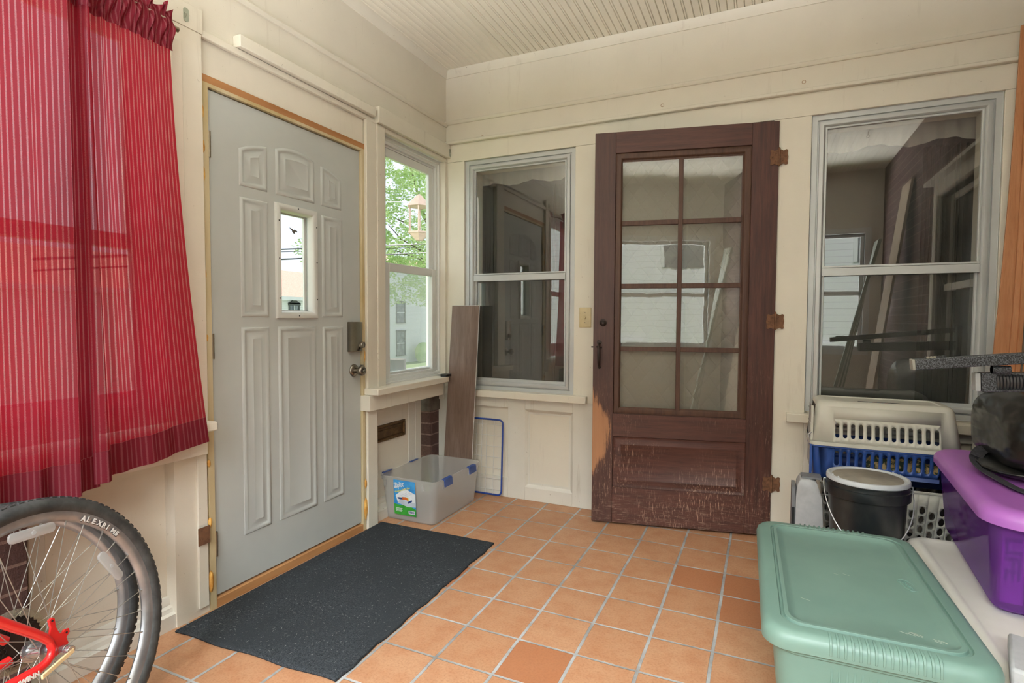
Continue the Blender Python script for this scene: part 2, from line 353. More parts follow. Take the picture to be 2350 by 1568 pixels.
# ceiling: beadboard profile run along y
b = B(CEIL); prof = []; x = -.2; k0 = .537-.085*9
def groove(xc, d, w_): return [(xc-w_, 0), (xc, d), (xc+w_, 0)]
k = 0; xs = []
while True:
    xj = k0+.0853*k
    if xj > 3.15: break
    dj = .009 if xj > .42 else .0025
    if xj > -.05: xs += groove(xj, dj, .0036)
    xm = xj+.0427; dm = .006 if xj > .42 else .002
    if xm > -.05: xs += [(xm-.0085, 0), (xm-.006, dm), (xm-.003, -.001), (xm+.003, -.001), (xm+.006, dm), (xm+.0085, 0)]
    k += 1
xs = [(-.2, 0)]+xs+[(3.25, 0)]
b.loft([[(px, yy, 2.85+h) for px, h in xs] for yy in (-4.05, .05)], closed=False, cap0=False, cap1=False, smooth=False)
b.box(-.2, 3.25, -4.05, .05, 2.864, 2.95)
struct(b.obj('ceiling'), 'cream painted beadboard ceiling')

# left wall
b = B(PAINT)
X0 = -.20
b.box(X0, -.055, -4.0, 0, 2.28, 2.9)               # above openings
b.box(X0, -.055, -1.83, -.85, 2.12, 2.28)          # over the door
b.box(X0, -.055, -1.95, -1.815, 0, 2.28)           # between curtained window and door
b.box(X0, -.055, -.86, -.70, .62, 2.28); b.box(X0, -.055, -.86, -.815, 0, .62)
b.box(X0, -.055, -.03, 0, .62, 2.28)
b.box(X0, -.11, -.86, -.235, 0, .74); b.box(-.34, -.30, -.3, .1, 0, .74)   # under side window, set back
b.box(X0, -.055, -3.98, -3.02, 0, 2.28)
b.box(X0, -.11, -3.02, -1.9, 0, .74)
struct(b.obj('wall_left'), 'cream painted panelled porch wall with the entry door')
# back wall with the two storm windows and the doorway
b = B(PAINT)
def wallpieces(b, y0, y1, holes, x0, x1, z0, z1):
    xs_ = sorted({x0, x1, *[h[0] for h in holes], *[h[1] for h in holes]})
    for xa, xb in zip(xs_, xs_[1:]):
        hs = sorted([h for h in holes if h[0] <= xa+1e-6 and h[1] >= xb-1e-6], key=lambda h: h[2]); z = z0
        for h in hs:
            if h[2] > z+1e-5: b.box(xa, xb, y0, y1, z, h[2])
            z = h[3]
        if z < z1: b.box(xa, xb, y0, y1, z, z1)
H2 = (.10, .878, .70, 2.235); H3 = (2.152, 2.93, .70, 2.237); HD = (1.10, 1.975, 0, 2.2)
wallpieces(b, 0, .12, [H2, H3, HD], -.06, 3.15, .60, 2.9)
wallpieces(b, 0, .12, [HD], -.06, 3.15, 0, .60)
struct(b.obj('wall_back'), 'cream painted porch wall with two storm windows')
# front face boards of the back wall (casings), proud of the wall
b = B(TRIM)
b.box(-.055, 3.12, -.02, 0, 2.236, 2.352)                        # head board
b.box(-.055, .10, -.02, 0, .66, 2.235); b.box(.878, 1.10, -.02, 0, .66, 2.235)
b.box(1.975, 2.152, -.02, 0, .0, 2.235); b.box(2.93, 3.12, -.02, 0, 0, 2.235)
b.box(1.04, 1.10, -.02, 0, 0, .66)
struct(b.obj('trim_1', bevel=.002), 'flat casing boards on the back wall')
b = B(TRIM); b.box(-.055, 3.12, -.045, 0, 2.352, 2.372); struct(b.obj('trim_2', bevel=.004), 'narrow ledge moulding above the back windows')
# wainscot below window 2
b = B(PAINTL)
def frame_xz(b, x0, x1, z0, z1, y0, y1, holes): wallpieces(b, y0, y1, holes, x0, x1, z0, z1)
frame_xz(b, -.055, 1.04, 0, .66, -.02, 0, [(.10, .43, .13, .595), (.553, .876, .085, .593)])
moulding(b, rect(.553, .876, .085, .593), [(0, 0.02), (.012, .012), (.016, .004), (.03, .004)], lambda u, v, h: (u, -h, v))
struct(b.obj('trim_3', bevel=.002), 'painted wainscot frame with recessed panels')
b = B(PAINTL)
frame_xz(b, 2.152, 2.93, 0, .66, -.02, 0, [(2.22, 2.86, .13, .595)])
struct(b.obj('trim_11', bevel=.002), 'painted wainscot frame under the wide window')
# picture rails
b = B(TRIM)
def rail_x(b, z, x0, x1):
    pr = [(0, -.014), (.008, -.013), (.014, -.006), (.016, .004), (.012, .011), (0, .014)]
    b.loft([[(xx, -d, z+h) for d, h in pr] for xx in (x0, x1)], True, smooth=True)
def rail_y(b, z, y0, y1, xw=-.055):
    pr = [(0, -.014), (.008, -.013), (.014, -.006), (.016, .004), (.012, .011), (0, .014)]
    b.loft([[(xw+d, yy, z+h) for d, h in pr] for yy in (y0, y1)], True, smooth=True)
rail_x(b, 2.508, -.055, 3.13); struct(b.obj('trim_4'), 'rounded picture rail on the back wall')
b = B(TRIM); rail_y(b, 2.495, -4.0, 0); struct(b.obj('trim_5'), 'rounded picture rail on the left wall')
b = B(TRIM)
cr = [(0, -.045), (.008, -.045), (.018, -.03), (.03, -.012), (.034, 0), (0, 0)]
b.loft([[(xx, -d, 2.85+h) for d, h in cr] for xx in (-.055, 3.13)], True)
struct(b.obj('trim_6'), 'cove moulding where ceiling meets back wall')
b = B(TRIM); b.loft([[(-.055+d, yy, 2.85+h) for d, h in cr] for yy in (-4.0, 0)], True)
struct(b.obj('trim_7'), 'cove moulding where ceiling meets left wall')

# rear wall, right wall (seen in reflections)
b = B(PAINT); HR = [(.15, 1.45, .85, 2.15), (1.65, 2.95, .85, 2.15)]
wallpieces(b, -4.07, -3.95, HR, -.2, 3.25, 0, 2.9); struct(b.obj('wall_front'), 'cream porch wall behind the camera with two wide windows')
b = B(VINYL)
for h in HR:
    moulding(b, rect(*h), [(-.06, .0), (-.06, .02), (.0, .02), (.0, -.05), (.035, -.05), (.035, -.08)], lambda u, v, q: (u, -3.95+q, v))
    b.box(h[0], h[1], -4.03, -4.0, 1.46, 1.51)
struct(b.obj('window_4'), 'two white double-hung windows behind the camera')
b = B(BRICK)
def wallx(b, x0, x1, holes, y0, y1, z0, z1):
    ys_ = sorted({y0, y1, *[h[0] for h in holes], *[h[1] for h in holes]})
    for ya, yb in zip(ys_, ys_[1:]):
        z = z0
        for h in [h for h in holes if h[0] <= ya+1e-6 and h[1] >= yb-1e-6]:
            if h[2] > z: b.box(x0, x1, ya, yb, z, h[2])
            z = h[3]
        if z < z1: b.box(x0, x1, ya, yb, z, z1)
wallx(b, 3.12, 3.25, [(-1.75, -.75, .75, 2.1)], -4.07, .12, 0, 2.9); struct(b.obj('wall_right'), 'dark brick house wall')
b = B(TRIM, GLASS, BLACKP); hw = rect(-1.75, -.75, .75, 2.1)
moulding(b, hw, [(-.1, .0), (-.1, .025), (-.01, .025), (0, .0), (0, -.06), (.04, -.06), (.04, -.08)], lambda u, v, q: (3.12-q, u, v))
b.box(3.04, 3.12, -1.9, -.6, 2.2, 2.225); b.box(3.16, 3.2, -1.75, -.75, 1.4, 1.45)
b.use(BLACKP); b.box(3.22, 3.24, -1.75, -.75, .75, 2.1)
struct(b.obj('window_5'), 'house window in the brick wall')

for (x_, z_, r_) in ((1.391, 2.410, .0085), (2.111, 2.419, .0085), (.225, 2.384, .009)):
    b = B(mat('brown_stain', (172, 132, 98), .7)); b.tube([(x_+r_*math.cos(k_*PI/9), -.0005, z_+r_*math.sin(k_*PI/9)) for k_ in range(18)], .0012, 5, closed=True); o = b.obj('nail_stain', bpy.data.objects['wall_back'])
# ------------------------------------------------------------ left wall trims
b = B(TRIM)
b.box(-.055, -.035, -1.82, -.775, 2.258, 2.284)                       # thin ledge over the door
struct(b.obj('trim_8', bevel=.003), 'narrow ledge over the entry door')
b = B(TRIM); b.box(-.055, -.012, -1.665, -.80, 2.286, 2.334); struct(b.obj('trim_9', bevel=.003), 'square batten fixed above the entry door')
b = B(TRIM)
b.box(-.055, -.03, -3.1, -1.818, 2.262, 2.352)                         # head over curtained window
b.box(-.055, -.032, -1.945, -1.822, .74, 2.262); b.box(-.11, -.045, -1.862, -1.822, .03, .65)                        # post
b.box(-.055, -.026, -1.948, -1.905, .745, 2.2)
struct(b.obj('trim_10', bevel=.002), 'painted casing beside the curtained window')
b = B(RUST); b.box(-.034, -.0305, -1.873, -1.824, .289, .358)
for (yy, zz) in ((-1.86, .345), (-1.84, .345), (-1.86, .31), (-1.84, .31)): b.lathe([(.003, 0), (.003, .002), (0, .003)], 8, 'X', (-.031, yy, zz))
tag(b.obj('hinge_plate_scar'), 'rusty brown hinge mortise low on the post left of the entry door', 'hinge plate')
b = B(TRIM)
b.box(-.055, -.032, -.86, -.778, 0, 2.26); b.box(-.055, -.026, -.776, -.707, .74, 2.262)
struct(b.obj('trim_12', bevel=.003), 'painted casing between entry door and side window')
b = B(TRIM); b.box(-.055, -.008, -.780, -.0205, 2.262, 2.352); b.box(-.055, -.031, -.70, -.0205, 2.236, 2.262)
struct(b.obj('trim_13', bevel=.003), 'head board over the side window')
b = B(TRIM); b.box(-.12, -.034, -.045, -.0, .78, 2.30); struct(b.obj('trim_14', bevel=.003), 'corner board right of the side window')
# raw lumber over the jamb
b = B(RAWPINE); b.box(-.12, -.048, -1.818, -.858, 2.096, 2.126); struct(b.obj('trim_15', bevel=.001), 'bare pine header strip over the entry door')
# small screw hooks / latch plates
def eye(x_, y_, z_, lab):
    t = thing('latch_plate', (x_, y_, z_), lab, 'latch')
    q = B(mat('old_latch_metal', (170, 176, 160), .5, .4)); q.loft([rr(0, 0, .02, .05, .009, hh) for hh in (0, .003)]); 
    for v in q.v: pass
    q.v = [(x_+p[2], y_+p[0], z_+p[1]) for p in q.v]
    q.tube([(x_+.003, y_-.005, z_+.008), (x_+.012, y_-.006, z_), (x_+.003, y_-.005, z_-.012)], .0022, 6)
    q.obj('plate', t)
eye(-.03, -1.885, 2.305, 'small painted metal latch plate on the head board above the red curtain')
eye(-.026, -.745, 2.285, 'small metal latch plate on the casing above the side window')
eye(-.008, -.028, 2.30, 'small metal latch plate at the corner end of the side window head board')

# ------------------------------------------------------------ side window (window_1)
b = B(VINYL)
fm = lambda u, v, h: (-.055+h, u, v)
moulding(b, rect(-.706, -.03, .79, 2.25), [(0, .0), (.012, .0), (.012, -.02), (.03, -.02), (.034, -.03), (.05, -.03), (.05, -.045), (.062, -.045), (.062, -.09)], fm)
w1 = b.obj('window_1'); struct(w1, 'white double hung side window beside the entry door')
def sash(parent, name, y0, y1, z0, z1, x_, fw, fwt, fwb, gm=GLASS, m=VINYL, th=.025):
    q = B(m); q.box(x_-th, x_, y0, y0+fw, z0, z1); q.box(x_-th, x_, y1-fw, y1, z0, z1)
    q.box(x_-th, x_, y0+fw, y1-fw, z1-fwt, z1); q.box(x_-th, x_, y0+fw, y1-fw, z0, z0+fwb)
    o = q.obj(name, parent, bevel=.003)
    g = B(gm); g.box(x_-th*.5-.002, x_-th*.5+.002, y0+fw, y1-fw, z0+fwb, z1-fwt); g.obj('pane', o)
sash(w1, 'upper_sash', -.644, -.092, 1.47, 2.188, -.105, .045, .05, .03)
sash(w1, 'lower_sash', -.644, -.092, .790, 1.51, -.079, .045, .05, .05)
b = B(VINYL); b.box(-.2, -.057, -.706, -.02, .73, .802); b.obj('sill_filler', w1)
b = B(TRIM); b.box(-.11, .045, -.87, -.125, .755, .793); s1 = b.obj('window_sill', w1, bevel=.005)
b = B(TRIM); b.box(-.11, .0, -.885, -.125, .668, .755); b.obj('apron', w1, bevel=.003)
# small black thing on the sill
b = B(BLACKP); b.loft([rr(.02, -.125, .05, .075, .012, z) for z in (.793, .797, .806, .809)])
tag(b.obj('sash_lock_clip', bevel=.001), 'small flat black plastic clip lying on the side window sill', 'clip')

# curtained window (window_2)
b = B(VINYL)
moulding(b, rect(-3.02, -1.95, .79, 2.262), [(0, .0), (.02, .0), (.02, -.02), (.05, -.02), (.05, -.045), (.07, -.045), (.07, -.09)], fm)
w2 = b.obj('window_2'); struct(w2, 'white double hung window behind the red curtains')
b = B(sheer_mat('outer_insect_screen', (214, 218, 218), .30)); b.box(-.150, -.1495, -.63, -.10, .83, 1.49); b.obj('insect_screen', w1)
sash(w2, 'upper_sash', -2.95, -2.02, 1.42, 2.19, -.105, .05, .05, .03)
sash(w2, 'lower_sash', -2.95, -2.02, .86, 1.47, -.079, .05, .05, .06)
b = B(TRIM); b.box(-.11, .028, -3.1, -1.826, .742, .777); b.obj('window_sill', w2, bevel=.005)
b = B(TRIM); b.box(-.11, -.012, -3.1, -1.84, .648, .742); b.obj('apron', w2, bevel=.003)
# lower left boards, panels, baseboards
b = B(PAINTL)
b.box(-.11, -.095, -1.893, -1.853, .1, .65); b.box(-.11, -.082, -1.853, -1.815, 0, .65)
b.box(-.11, -.10, -2.385, -2.34, .1, .65)
b.box(-.11, -.045, -.86, -.815, 0, .62)
b.box(-.112, -.107, -.375, -.30, .08, .67); b.box(-.112, -.1045, -.30, -.236, .0, .67)
struct(b.obj('trim_16', bevel=.003), 'upright battens under the left wall windows')
def baseb(y0, y1, nm):
    q = B(PAINTL); pr = [(0, 0), (.05, 0), (.05, .055), (.035, .06), (.03, .075), (.018, .082), (.018, .1), (.01, .112), (0, .112)]
    q.loft([[(-.11+d, yy, h) for d, h in pr] for yy in (y0, y1)], True, smooth=False); struct(q.obj(nm), 'scuffed painted baseboard')
baseb(-2.42, -1.87, 'baseboard_left'); baseb(-.815, -.24, 'baseboard_side'); baseb(-3.9, -2.95, 'baseboard_rear')
# brick piers
b = B(BRICK); b.box(-.3, -.105, -.12, .02, 0, .555); struct(b.obj('trim_17', bevel=.004), 'dark brick pier in the corner')
b = B(CONC); b.box(-.3, -.095, -.15, .02, .548, .67); struct(b.obj('trim_18', bevel=.006), 'rough concrete cap on the brick pier')
b = B(PAINTL); b.box(-.12, -.045, -.018, .0, 0, .76); struct(b.obj('trim_21', bevel=.003), 'white corner post beside the brick pier')
b = B(BRICK); b.box(-.2, .0, -2.93, -2.43, 0, .64); struct(b.obj('trim_19', bevel=.004), 'dark brick pier behind the bicycle')
# mail slot
t = thing('mail_slot', (-.11, -.585, .495), 'tarnished brass mail slot in the wall under the side window', 'mail slot')
BR = mat('tarnished_brass', (120, 96, 66), .45, .8, (84, 66, 48), 30)
b = B(BR); moulding(b, rect(-.752, -.418, .444, .545), [(0, .0), (.002, .010), (.014, .012), (.02, .006), (.02, -.004)], lambda u, v, h: (-.108+h, u, v)); b.obj('frame', t)
b = B(BR); b.box(-.109, -.106, -.732, -.438, .464, .525); b.box(-.106, -.101, -.72, -.46, .506, .512); b.obj('flap', t, bevel=.001)
for yy in (-.744, -.426):
    for zz in (.452, .537): b = B(BRASS); b.lathe([(.003, 0), (.003, .002), (0, .003)], 8, 'X', (-.097, yy, zz)); b.obj('screw', t)

# ============================================================ ENTRY DOOR
t = thing('door_1', (-.06, -1.335, 0), 'grey six panel steel entry door with small window', None, kind='structure'); D1 = t
b = B(JAMB)
b.box(-.2, -.048, -1.813, -1.787, 0, 2.098); b.box(-.2, -.048, -.884, -.862, 0, 2.098); b.box(-.2, -.048, -1.787, -.884, 2.083, 2.098)
b.obj('jamb', t, bevel=.001)
b = B(RAWPINE); b.box(-.2, -.05, -1.80, -.862, 0, .036); b.obj('threshold', t, bevel=.002)
# slab with a hole for the glazing
b = B(DOORG)
wallx(b, -.105, -.062, [(-1.43, -1.235, 1.205, 1.675)], -1.783, -.887, .046, 2.078)
slab = b.obj('slab', t)
DPROF = [(-.004, 0), (0, .004), (.007, .0055), (.012, .004), (.016, .001), (.024, .0005), (.044, .007), (.047, .0085), (.05, .0075)]
def dpanel(nm, poly):
    q = B(DOORG)
    if callable(poly): q.loft([[(-.062+h, u, v) for u, v in poly(i)] for i, h in DPROF], True, False, True, smooth=False)
    else: moulding(q, poly, DPROF, lambda u, v, h: (-.062+h, u, v), True)
    q.obj(nm, t)
def arch(u0, u1, v0, vl, vr, bulge, n=10):
    def at(d):
        top = []; a_, b_ = u0+d, u1-d
        for i in range(n+1):
            u = b_+(a_-b_)*i/n; k_ = (u1-u)/(u1-u0); top.append((u, vr+(vl-vr)*k_+bulge*4*k_*(1-k_)-d))
        return [(a_, v0+d), (b_, v0+d)]+top
    return at
dpanel('panel', arch(-1.637, -1.501, 1.739, 1.886, 1.927, .007))
dpanel('panel', arch(-1.447, -1.220, 1.741, 1.936, 1.936, .022))
dpanel('panel', arch(-1.169, -1.033, 1.741, 1.927, 1.887, .007))
dpanel('panel', rect(-1.636, -1.50, 1.187, 1.686)); dpanel('panel', rect(-1.165, -1.028, 1.189, 1.687))
dpanel('panel', rect(-1.637, -1.501, .249, 1.135)); dpanel('panel', rect(-1.444, -1.22, .248, 1.135)); dpanel('panel', rect(-1.165, -1.028, .250, 1.132))
b = B(DOORW); moulding(b, rect(-1.459, -1.206, 1.177, 1.702), [(0, 0), (.003, .012), (.012, .016), (.024, .013), (.03, .006), (.032, -.006), (.036, -.02)], lambda u, v, h: (-.062+h, u, v))
gf = b.obj('glazing_frame', t)
for yy, zz in [(-1.333, 1.69), (-1.333, 1.19), (-1.447, 1.62), (-1.447, 1.45), (-1.447, 1.27), (-1.218, 1.62), (-1.218, 1.45), (-1.218, 1.27)]:
    b = B(BLACKP); b.lathe([(.0035, 0), (.0035, .001), (0, .001)], 8, 'X', (-.0465, yy, zz)); b.obj('screw_hole', gf)
b = B(VINYL); moulding(b, rect(-1.43, -1.235, 1.205, 1.675), [(0, -.04), (.012, -.04), (.012, -.05)], lambda u, v, h: (-.062+h, u, v)); b.obj('glazing_bead', gf)
b = B(GLASS); b.box(-.098, -.095, -1.43, -1.235, 1.205, 1.675); b.obj('pane', gf)
GUM = mat('dried_glue', (110, 108, 104), .8)
b = B(GUM); pts = []
for i in range(15):
    a = 2*PI*i/15; rr_ = .012*(1+.5*math.sin(3*a)+.25*math.cos(5*a)); pts.append((-.094, -1.318+1.5*rr_*math.cos(a), 1.593+.75*rr_*math.sin(a)-.25*rr_*math.cos(a)))
b.poly(pts, (.0008, 0, 0)); o = b.obj('glue_smear', gf); o['label'] = 'dark dried glue smear on the small pane'
# hinges, foam
for i, zz in enumerate((1.863, 1.065, .262)):
    q = B(BRASS); q.tube([(-.052, -1.783, zz-.051), (-.052, -1.783, zz+.051)], .0065, 10)
    for k_ in range(4): q.tube([(-.052, -1.783, zz-.0307+k_*.0205), (-.052, -1.783, zz-.0297+k_*.0205)], .0072, 10)
    q.box(-.062, -.056, -1.795, -1.783, zz-.05, zz+.05); q.obj('hinge', t, sharp=60)
b = B(NICKEL); b.loft([[(-.062+d, -.940+u, z) for u, d in ((-.05, 0), (-.05, .012), (-.047, .022), (-.036, .030), (-.015, .034), (.02, .034), (.038, .028), (.048, .016), (.05, 0))] for z in (1.0, 1.003, 1.157, 1.16)], True, smooth=True)
dk = b.obj('deadbolt_housing', t, bevel=.003)
b = B(NICKEL); b.lathe([(.0, 0), (.016, 0), (.017, .004), (.017, .018), (.014, .022), (0, .022)], 24, 'X', (-.03, -.922, 1.036)); b.box(-.012, -.002, -.926, -.918, 1.022, 1.05); b.obj('turn_piece', dk, sharp=50)
b = B(NICKEL); c_ = (-.062, -.940, .897)
b.lathe([(.0, 0), (.034, 0), (.034, .004), (.028, .010), (.014, .013), (.0115, .03), (.016, .036), (.0255, .044), (.028, .054), (.026, .063), (.018, .069), (.0, .070)], 32, 'X', c_)
b.lathe([(.0, .069), (.009, .0705), (.009, .073), (.0, .073)], 20, 'X', c_); b.box(.012, .0135, -.943, -.937, .895, .899)
o = b.obj('door_knob', t, sharp=50); o['label'] = 'round satin metal knob with thumb turn'
b = B(NICKEL); b.box(-.07, -.047, -.888, -.876, .89, .925); b.obj('latch_plate', t)
b = B(FOAM)
def blob(b, c, r, sx=1, sy=1, sz=1, seed=0):
    rnd = random.Random(seed); n1, n2 = 8, 10; rings = []
    for i in range(n1+1):
        th = PI*i/n1; ring = []
        for j in range(n2):
            ph = 2*PI*j/n2; k_ = r*(1+rnd.uniform(-.12, .12))
            ring.append((c[0]+k_*sx*math.sin(th)*math.cos(ph), c[1]+k_*sy*math.sin(th)*math.sin(ph), c[2]+k_*sz*math.cos(th)))
        rings.append(ring)
    b.loft(rings, True, True, True)
for i, (yy, zz, r, sz) in enumerate([(-1.812, 1.98, .006, 4), (-1.812, 1.845, .008, 3), (-1.813, 1.74, .008, 4), (-1.812, 1.35, .005, 3), (-1.811, 1.10, .007, 2), (-1.812, .60, .008, 1.8), (-1.812, .36, .009, 2.2), (-1.811, .12, .011, 4), (-.866, .26, .009, 3.0), (-.867, .12, .014, 4.4), (-.866, .97, .004, 8)]):
    blob(b, (-.048, yy, zz), r, .8, .9, sz, i)
for i in range(14): blob(b, (-.052, -1.66+i*.012, 2.097-.0005*i), .005, .8, 1.3, .8, 40+i)
for i in range(10): blob(b, (-.052, -1.06+i*.012, 2.099), .0045, .8, 1.3, .8, 60+i)
b.obj('spray_foam', t)

# ============================================================ STORM WINDOWS in the back wall
def storm(nm, x0, x1, z0, z1, zr, lab):
    f = lambda u, v, h: (u, -h, v)
    q = B(ALU)
    moulding(q, rect(x0, x1, z0, z1), [(.0012, -.06), (.0012, .008), (.004, .004), (.028, .004), (.030, -.006), (.036, -.006), (.038, .006), (.044, .009), (.056, .009), (.062, .003), (.064, -.012), (.066, -.02)], f)
    o = struct(q.obj(nm), lab)
    a, c, d, e = x0+.064, x1-.064, z0+.064, z1-.064
    q = B(ALU); moulding(q, rect(a, c, zr-.03, e), [(0, -.004), (.004, -.002), (.010, -.002), (.012, -.012)], f)
    q.box(a, c, -.006, .004, zr-.046, zr-.006); q.box(a, c, .0, .012, zr-.004, zr+.006); q.obj('upper_sash', o, bevel=.0015)
    q = B(ALU); moulding(q, rect(a, c, d, zr-.02), [(0, -.018), (.004, -.014), (.012, -.014), (.014, -.024)], f); q.box(a, c, .012, .022, d-.0, d+.018); q.obj('lower_sash', o)
    q = B(STORM); q.box(a, c, .0125, .0145, zr-.02, e); q.obj('upper_pane', o)
    q = B(STORM); q.box(a, c, .024, .026, d, zr-.02); q.obj('lower_pane', o)
    q = B(SCREEN); q.box(a, c, .034, .0345, d, zr-.02); p_ = q.obj('insect_screen', o)
    q = B(TRIM)
    for (xa, xb, za, zb) in ((x0, x0+.066, z0, z1), (x1-.066, x1, z0, z1), (x0, x1, z0, z0+.066), (x0, x1, z1-.066, z1)): q.box(xa, xb, .04, .118, za, zb)
    q.box(a, c, .08, .11, zr-.04, zr); q.obj('wood_frame', o)
    return o
w3 = storm('window_3', .10, .878, .70, 2.235, 1.475, 'narrow aluminium storm window beside the corner')
b = B(TRIM); b.box(.03, .970, -.06, 0, .660, .706); b.obj('window_sill', w3, bevel=.004)
w6 = storm('window_6', 2.152, 2.93, .70, 2.237, 1.455, 'wide aluminium storm window behind the pet carrier')
b = B(TRIM); b.box(2.066, 3.02, -.06, 0, .643, .690); b.obj('window_sill', w6, bevel=.004)
# room behind the glass
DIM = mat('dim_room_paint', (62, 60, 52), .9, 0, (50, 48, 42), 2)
b = B(DIM)
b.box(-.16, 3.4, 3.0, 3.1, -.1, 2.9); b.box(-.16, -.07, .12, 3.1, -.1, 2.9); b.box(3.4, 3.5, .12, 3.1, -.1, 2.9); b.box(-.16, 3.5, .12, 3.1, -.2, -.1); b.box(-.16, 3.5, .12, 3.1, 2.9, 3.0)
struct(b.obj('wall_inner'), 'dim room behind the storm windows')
def valance(x0, x1, zt, zb, y_, lab, seed, grp='sheer valances'):
    rnd = random.Random(seed); n = 90; rows = 8; q = B(VALANCE); rings = []
    ph = [rnd.uniform(0, 6) for _ in range(4)]
    for i in range(rows+1):
        k_ = i/rows; ring = []
        for j in range(n+1):
            u = j/n; f = math.sin(u*62+ph[0])*.6+math.sin(u*37+ph[1])*.4; z = zt+(zb-zt)*k_*(1+.12*math.sin(u*16+ph[2]))
            ring.append((x0+(x1-x0)*u, y_+.014*f*(.4+.6*k_), z))
        rings.append(ring)
    q.loft(rings, closed=False, cap0=False, cap1=False); tag(q.obj('window_valance'), lab, 'valance', grp)
valance(.12, .86, 2.19, 2.095, .145, 'ruffled sheer white valance inside the narrow storm window by the corner', 3)
valance(2.17, 2.92, 2.19, 2.08, .145, 'ruffled sheer white valance inside the wide storm window on the right', 5)
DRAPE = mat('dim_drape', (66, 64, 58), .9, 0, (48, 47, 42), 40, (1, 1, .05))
def drape(x0, x1, lab):
    q = B(DRAPE); n = 60; rings = []
    for z in (.4, 1.2, 2.1): rings.append([(x0+(x1-x0)*j/n, .32+.02*math.sin(j*1.3)+.008*math.sin(j*.5), z) for j in range(n+1)])
    q.loft(rings, closed=False, cap0=False, cap1=False); tag(q.obj('window_drape'), lab, 'curtain')
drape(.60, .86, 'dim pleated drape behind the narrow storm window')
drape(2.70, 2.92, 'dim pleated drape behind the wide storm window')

# light switch
t = thing('light_switch', (.951, -.02, 1.19), 'ivory toggle light switch on the wall beside the brown door', 'light switch')
b = B(IVORY); b.loft([rr(.951, 1.19, .076, .123, .004, 0), rr(.951, 1.19, .076, .123, .004, .003), rr(.951, 1.19, .068, .115, .004, .006)]); b.v = [(p[0], -.02-p[2], p[1]) for p in b.v]; b.obj('cover_plate', t)
b = B(IVORY); b.box(.945, .957, -.0275, -.026, 1.176, 1.204); b.loft([[(.947, -.026, 1.184), (.955, -.026, 1.184), (.955, -.026, 1.196), (.947, -.026, 1.196)], [(.948, -.041, 1.178), (.954, -.041, 1.178), (.954, -.039, 1.186), (.948, -.039, 1.186)]], smooth=False); b.obj('toggle', t)
for zz in (1.16, 1.22): b = B(BRASS); b.lathe([(.003, 0), (.003, -.0015), (0, -.002)], 8, 'Y', (.951, -.026, zz)); b.obj('screw', t)

# ============================================================ BROWN DOOR (ajar, hinged on its right)
A = Vector((1.062, -.225, .012)); ex = Vector((.97928, .2025, 0)); ey = Vector((-.2025, .97928, 0))
MD = Matrix(((ex.x, ey.x, 0, A.x), (ex.y, ey.y, 0, A.y), (0, 0, 1, A.z), (0, 0, 0, 1)))
t = thing('door_2', (0, 0, 0), 'scratched dark brown wooden door with eight glass panes, standing ajar', None, kind='structure'); D2 = t
t.matrix_world = MD; bpy.context.view_layer.update()
def dobj(q, nm, par, **k):
    q.v = [tuple(MD @ Vector(p)) for p in q.v]; return q.obj(nm, par, origin=A, **k)
W_, H_, TH = .960, 2.214, .042
def dpart(m, nm, boxes, **k):
    q = B(m)
    for x_ in boxes: q.box(*x_)
    o = q.obj(nm, None, **k); o.parent = t; return o
dpart(BROWN, 'hinge_stile', [(.828, W_, 0, TH, 0, H_)], bevel=.002)
ls = dpart(STILE, 'latch_stile', [(0, .116, 0, TH, 0, H_)], bevel=.002)
dpart(BROWNH, 'top_rail', [(.116, .828, .0003, TH, 2.098, H_)], bevel=.0015)
dpart(BROWNH, 'lock_rail', [(.116, .828, .0003, TH, .500, .630)], bevel=.0015)
dpart(BROWNH, 'bottom_rail', [(.116, .828, .0003, TH, 0, .206)], bevel=.0015)
q = B(BROWNH); moulding(q, rect(.116, .828, .206, .500), [(0, 0), (.003, .008), (.012, .012), (.02, .012), (.042, .003), (.046, .003), (.05, .006)], lambda u, v, h: (u, h, v), True)
o = q.obj('lower_panel'); o.parent = t
# sash
SB = wood_mat('brown_sash_wood', (92, 66, 52), (74, 50, 42), (52, 36, 30), 'Z', .5)
q = B(SB); f = lambda u, v, h: (u, h, v)
moulding(q, rect(.117, .827, .631, 2.097), [(0, .0), (.001, .010), (.004, .008), (.028, .008), (.034, .014), (.037, .020)], f)
cols = [(.154, .457), (.481, .785)]; rows = [(.660, .989), (1.014, 1.342), (1.369, 1.694), (1.721, 2.050)]
q.box(.457, .481, .008, .024, .660, 2.050)
for (z0, z1) in ((.989, 1.014), (1.342, 1.369), (1.694, 1.721)): q.box(.154, .457, .009, .024, z0, z1); q.box(.481, .785, .009, .024, z0, z1)
q.box(.117, .154, .02, TH, .631, 2.097); q.box(.785, .827, .02, TH, .631, 2.097); q.box(.154, .785, .02, TH, .631, .66); q.box(.154, .785, .02, TH, 2.05, 2.097)
sh = q.obj('glazed_sash', None, bevel=.002); sh.parent = t
for (u0, u1) in cols:
    for (v0, v1) in rows:
        q = B(OLDGLASS); q.box(u0, u1, .0215, .0235, v0, v1); o = q.obj('pane'); o.parent = sh
